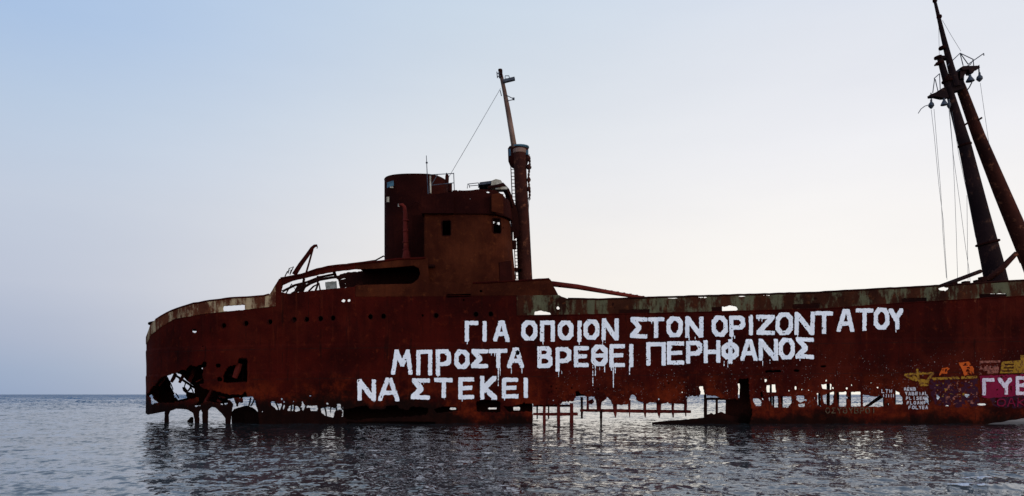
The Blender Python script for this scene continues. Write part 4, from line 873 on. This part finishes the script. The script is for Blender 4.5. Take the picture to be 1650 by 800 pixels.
# left and right crosstrees
def prism(pts, Y, t, name, mat, parent):
    a_ = [P(x, y, Y) for x, y in pts]; b_ = [q_+np.array([0, t, 0]) for q_ in a_]; n = len(a_)
    return new_mesh(name, a_+b_, [tuple(range(n)), tuple(range(2*n-1, n-1, -1))]+[(i, i+n, (i+1) % n+n, (i+1) % n) for i in range(n)], mat, parent)
prism([(1499,152.5),(1507,149.5),(1518,142.5),(1524,140),(1529,157),(1520,158),(1508,155.5),(1500,156)], MY-.25, .3, 'crosstree', M_MAST, fm)
prism([(1548,109),(1552,106.5),(1576,106),(1578,104.5),(1579,109.5),(1572,112),(1568,118),(1563,118),(1561,112),(1552,113)], MY-.3, .35, 'crosstree', M_MAST, fm)
prism([(1548,113),(1560,112),(1553,124),(1547,128)], MY-.2, .2, 'crosstree_bracket', M_MAST, fm)
def block(x, y, k, name='pulley_block', par=fm): # hanging pulley block
    MB().lathe(P(x, y+6*k, MY-.1), [(.02,-.04),(.08*k,.02),(.14*k,.10),(.12*k,.22),(.05*k,.30),(.05,.42)], seg=10).build(name, M_GREY, par)
block(1500.5,168.5,1.0); block(1578.3,124.5,1.1)
def lamp(x, y, k):
    o = MB().lathe(P(x, y+5*k, MY-.4), [(.20*k,0),(.19*k,.05),(.07*k,.24),(.05*k,.34)], (-.05,0,1), 12).build('mast_lamp', M_GREY, fm)
lamp(1521.5,165.5,.85); lamp(1563.3,126.5,1.0); block(1529,170,.7)
MB().tube([P(1500,150,MY-.1), P(1501,164,MY-.1)], .03, 6).build('hanger', M_GREY, fm); MB().tube([P(1577,108,MY-.1), P(1578,121,MY-.1)], .035, 6).build('hanger', M_GREY, fm)
mb = MB()
for pts in ([(1533.5,99),(1547,86),(1568,96),(1564,104),(1558,107)],[(1547,86),(1552,106)],[(1548,87),(1560,104)],[(1560,104),(1585,86.5)],[(1568,96),(1569,106)],[(1585,86),(1585.5,90)],[(1526,108),(1533,99)]): mb.tube([P(x,y,MY-.2) for x,y in pts], .024, 5)
mb.build('crosstree_rail', M_GREY, fm)
mb = MB()
for pts in ([(1505,127),(1514,119)],[(1506,127),(1503,150)],[(1507,128),(1512,150)],[(1514,119),(1515,144)]): mb.tube([P(x,y,MY-.2) for x,y in pts], .022, 5)
mb.build('crosstree_rail', M_GREY, fm)
MB().tube([P(x,y,MY-.2) for x,y in ((1566,133),(1562,141),(1558,146))], .03, 6).build('curved_pipe', M_GREY, fm)
MB().tube([P(x,y,MY-.2) for x,y in ((1479.5,183),(1484,176),(1490,171.5),(1498,169))], .02, 5).build('hanging_rod', M_GREY, fm)
for x, y in ((1579,192),(1557,200),(1525,125),(1509,104)): MB().tube([P(x-3,y+2,MY-.2), P(x+3,y-2,MY-.2)], .05, 5).build('step_cleat', M_DARK, fm)
wire([(1518.5,33),(1533,58),(1548.5,83)], MY, .010, fm, 'stay_wire'); wire([(1512.5,38),(1513.5,90)], MY, .009, fm, 'stay_wire')
HY_ = MY-.1
for pts in ([(1500.5,177),(1505.5,220),(1513,300),(1520,356),(1522,390),(1526,451)], [(1505,176),(1509,225),(1516,310),(1519,370),(1520.5,392),(1525,448)], [(1529,176),(1535,240),(1538,300),(1541,380),(1543,450)], [(1530,176),(1536,250),(1547,330),(1556,400),(1561,432),(1564,460)],
            [(1534,180),(1545,250),(1558,310),(1572,383)], [(1558,315),(1559,400),(1560,458)], [(1579.5,134),(1586,180),(1594,235)]):
    wire(pts, HY_, .0105, fm, 'halyard')
bx_ = MB().tube([P(1640,412,38.4), P(1645,424,38.4)], .06, 6).build('gooseneck', M_DARK, fm)
for x, y in ((1536,461),(1556,459),(1575,457),(1583,452)): MB().box(P(x, y, 37.5), (.25,.3,.3)).build('deck_cleat', M_DARK, ship)

# ================================================================== loose wreckage in the water
def tagged(o, label, cat):
    o['label'] = label; o['category'] = cat; return o
def lump(name, poly, Y, t, label, cat, mat=M_DARK, rough=.9):
    o = plate(name, poly, Y, t, mat, None, rough, 1.0); return tagged(o, label, cat)
lump('hull_fragment', [(376,690),(376,664),(381,659),(388,657),(396,654.5),(404,657),(411,662),(416,668),(419,690)], 37.4, .5, 'rounded black lump of torn hull plate in the water right of the stern legs', 'debris')
lump('fallen_beam', [(1052,681),(1075,678.5),(1100,677),(1125,674.5),(1140,673),(1165,676),(1190,682),(1190,692),(1052,692)], 35.6, .35, 'long low dark beam lying awash under the gap amidships', 'debris', M_DARK, .5)
lump('hull_fragment', [(303,678),(307,673.5),(309.5,671),(311,674),(310.5,684),(303,684)], 38.0, .15, 'small dark spike of plate poking from the water under the stern arch', 'debris')
lump('hull_fragment', [(430,690),(433,670),(440,663),(448,661),(456,665),(470,668),(476,690)], 36.6, .3, 'jagged black plate heap in the water below the small holes', 'debris')
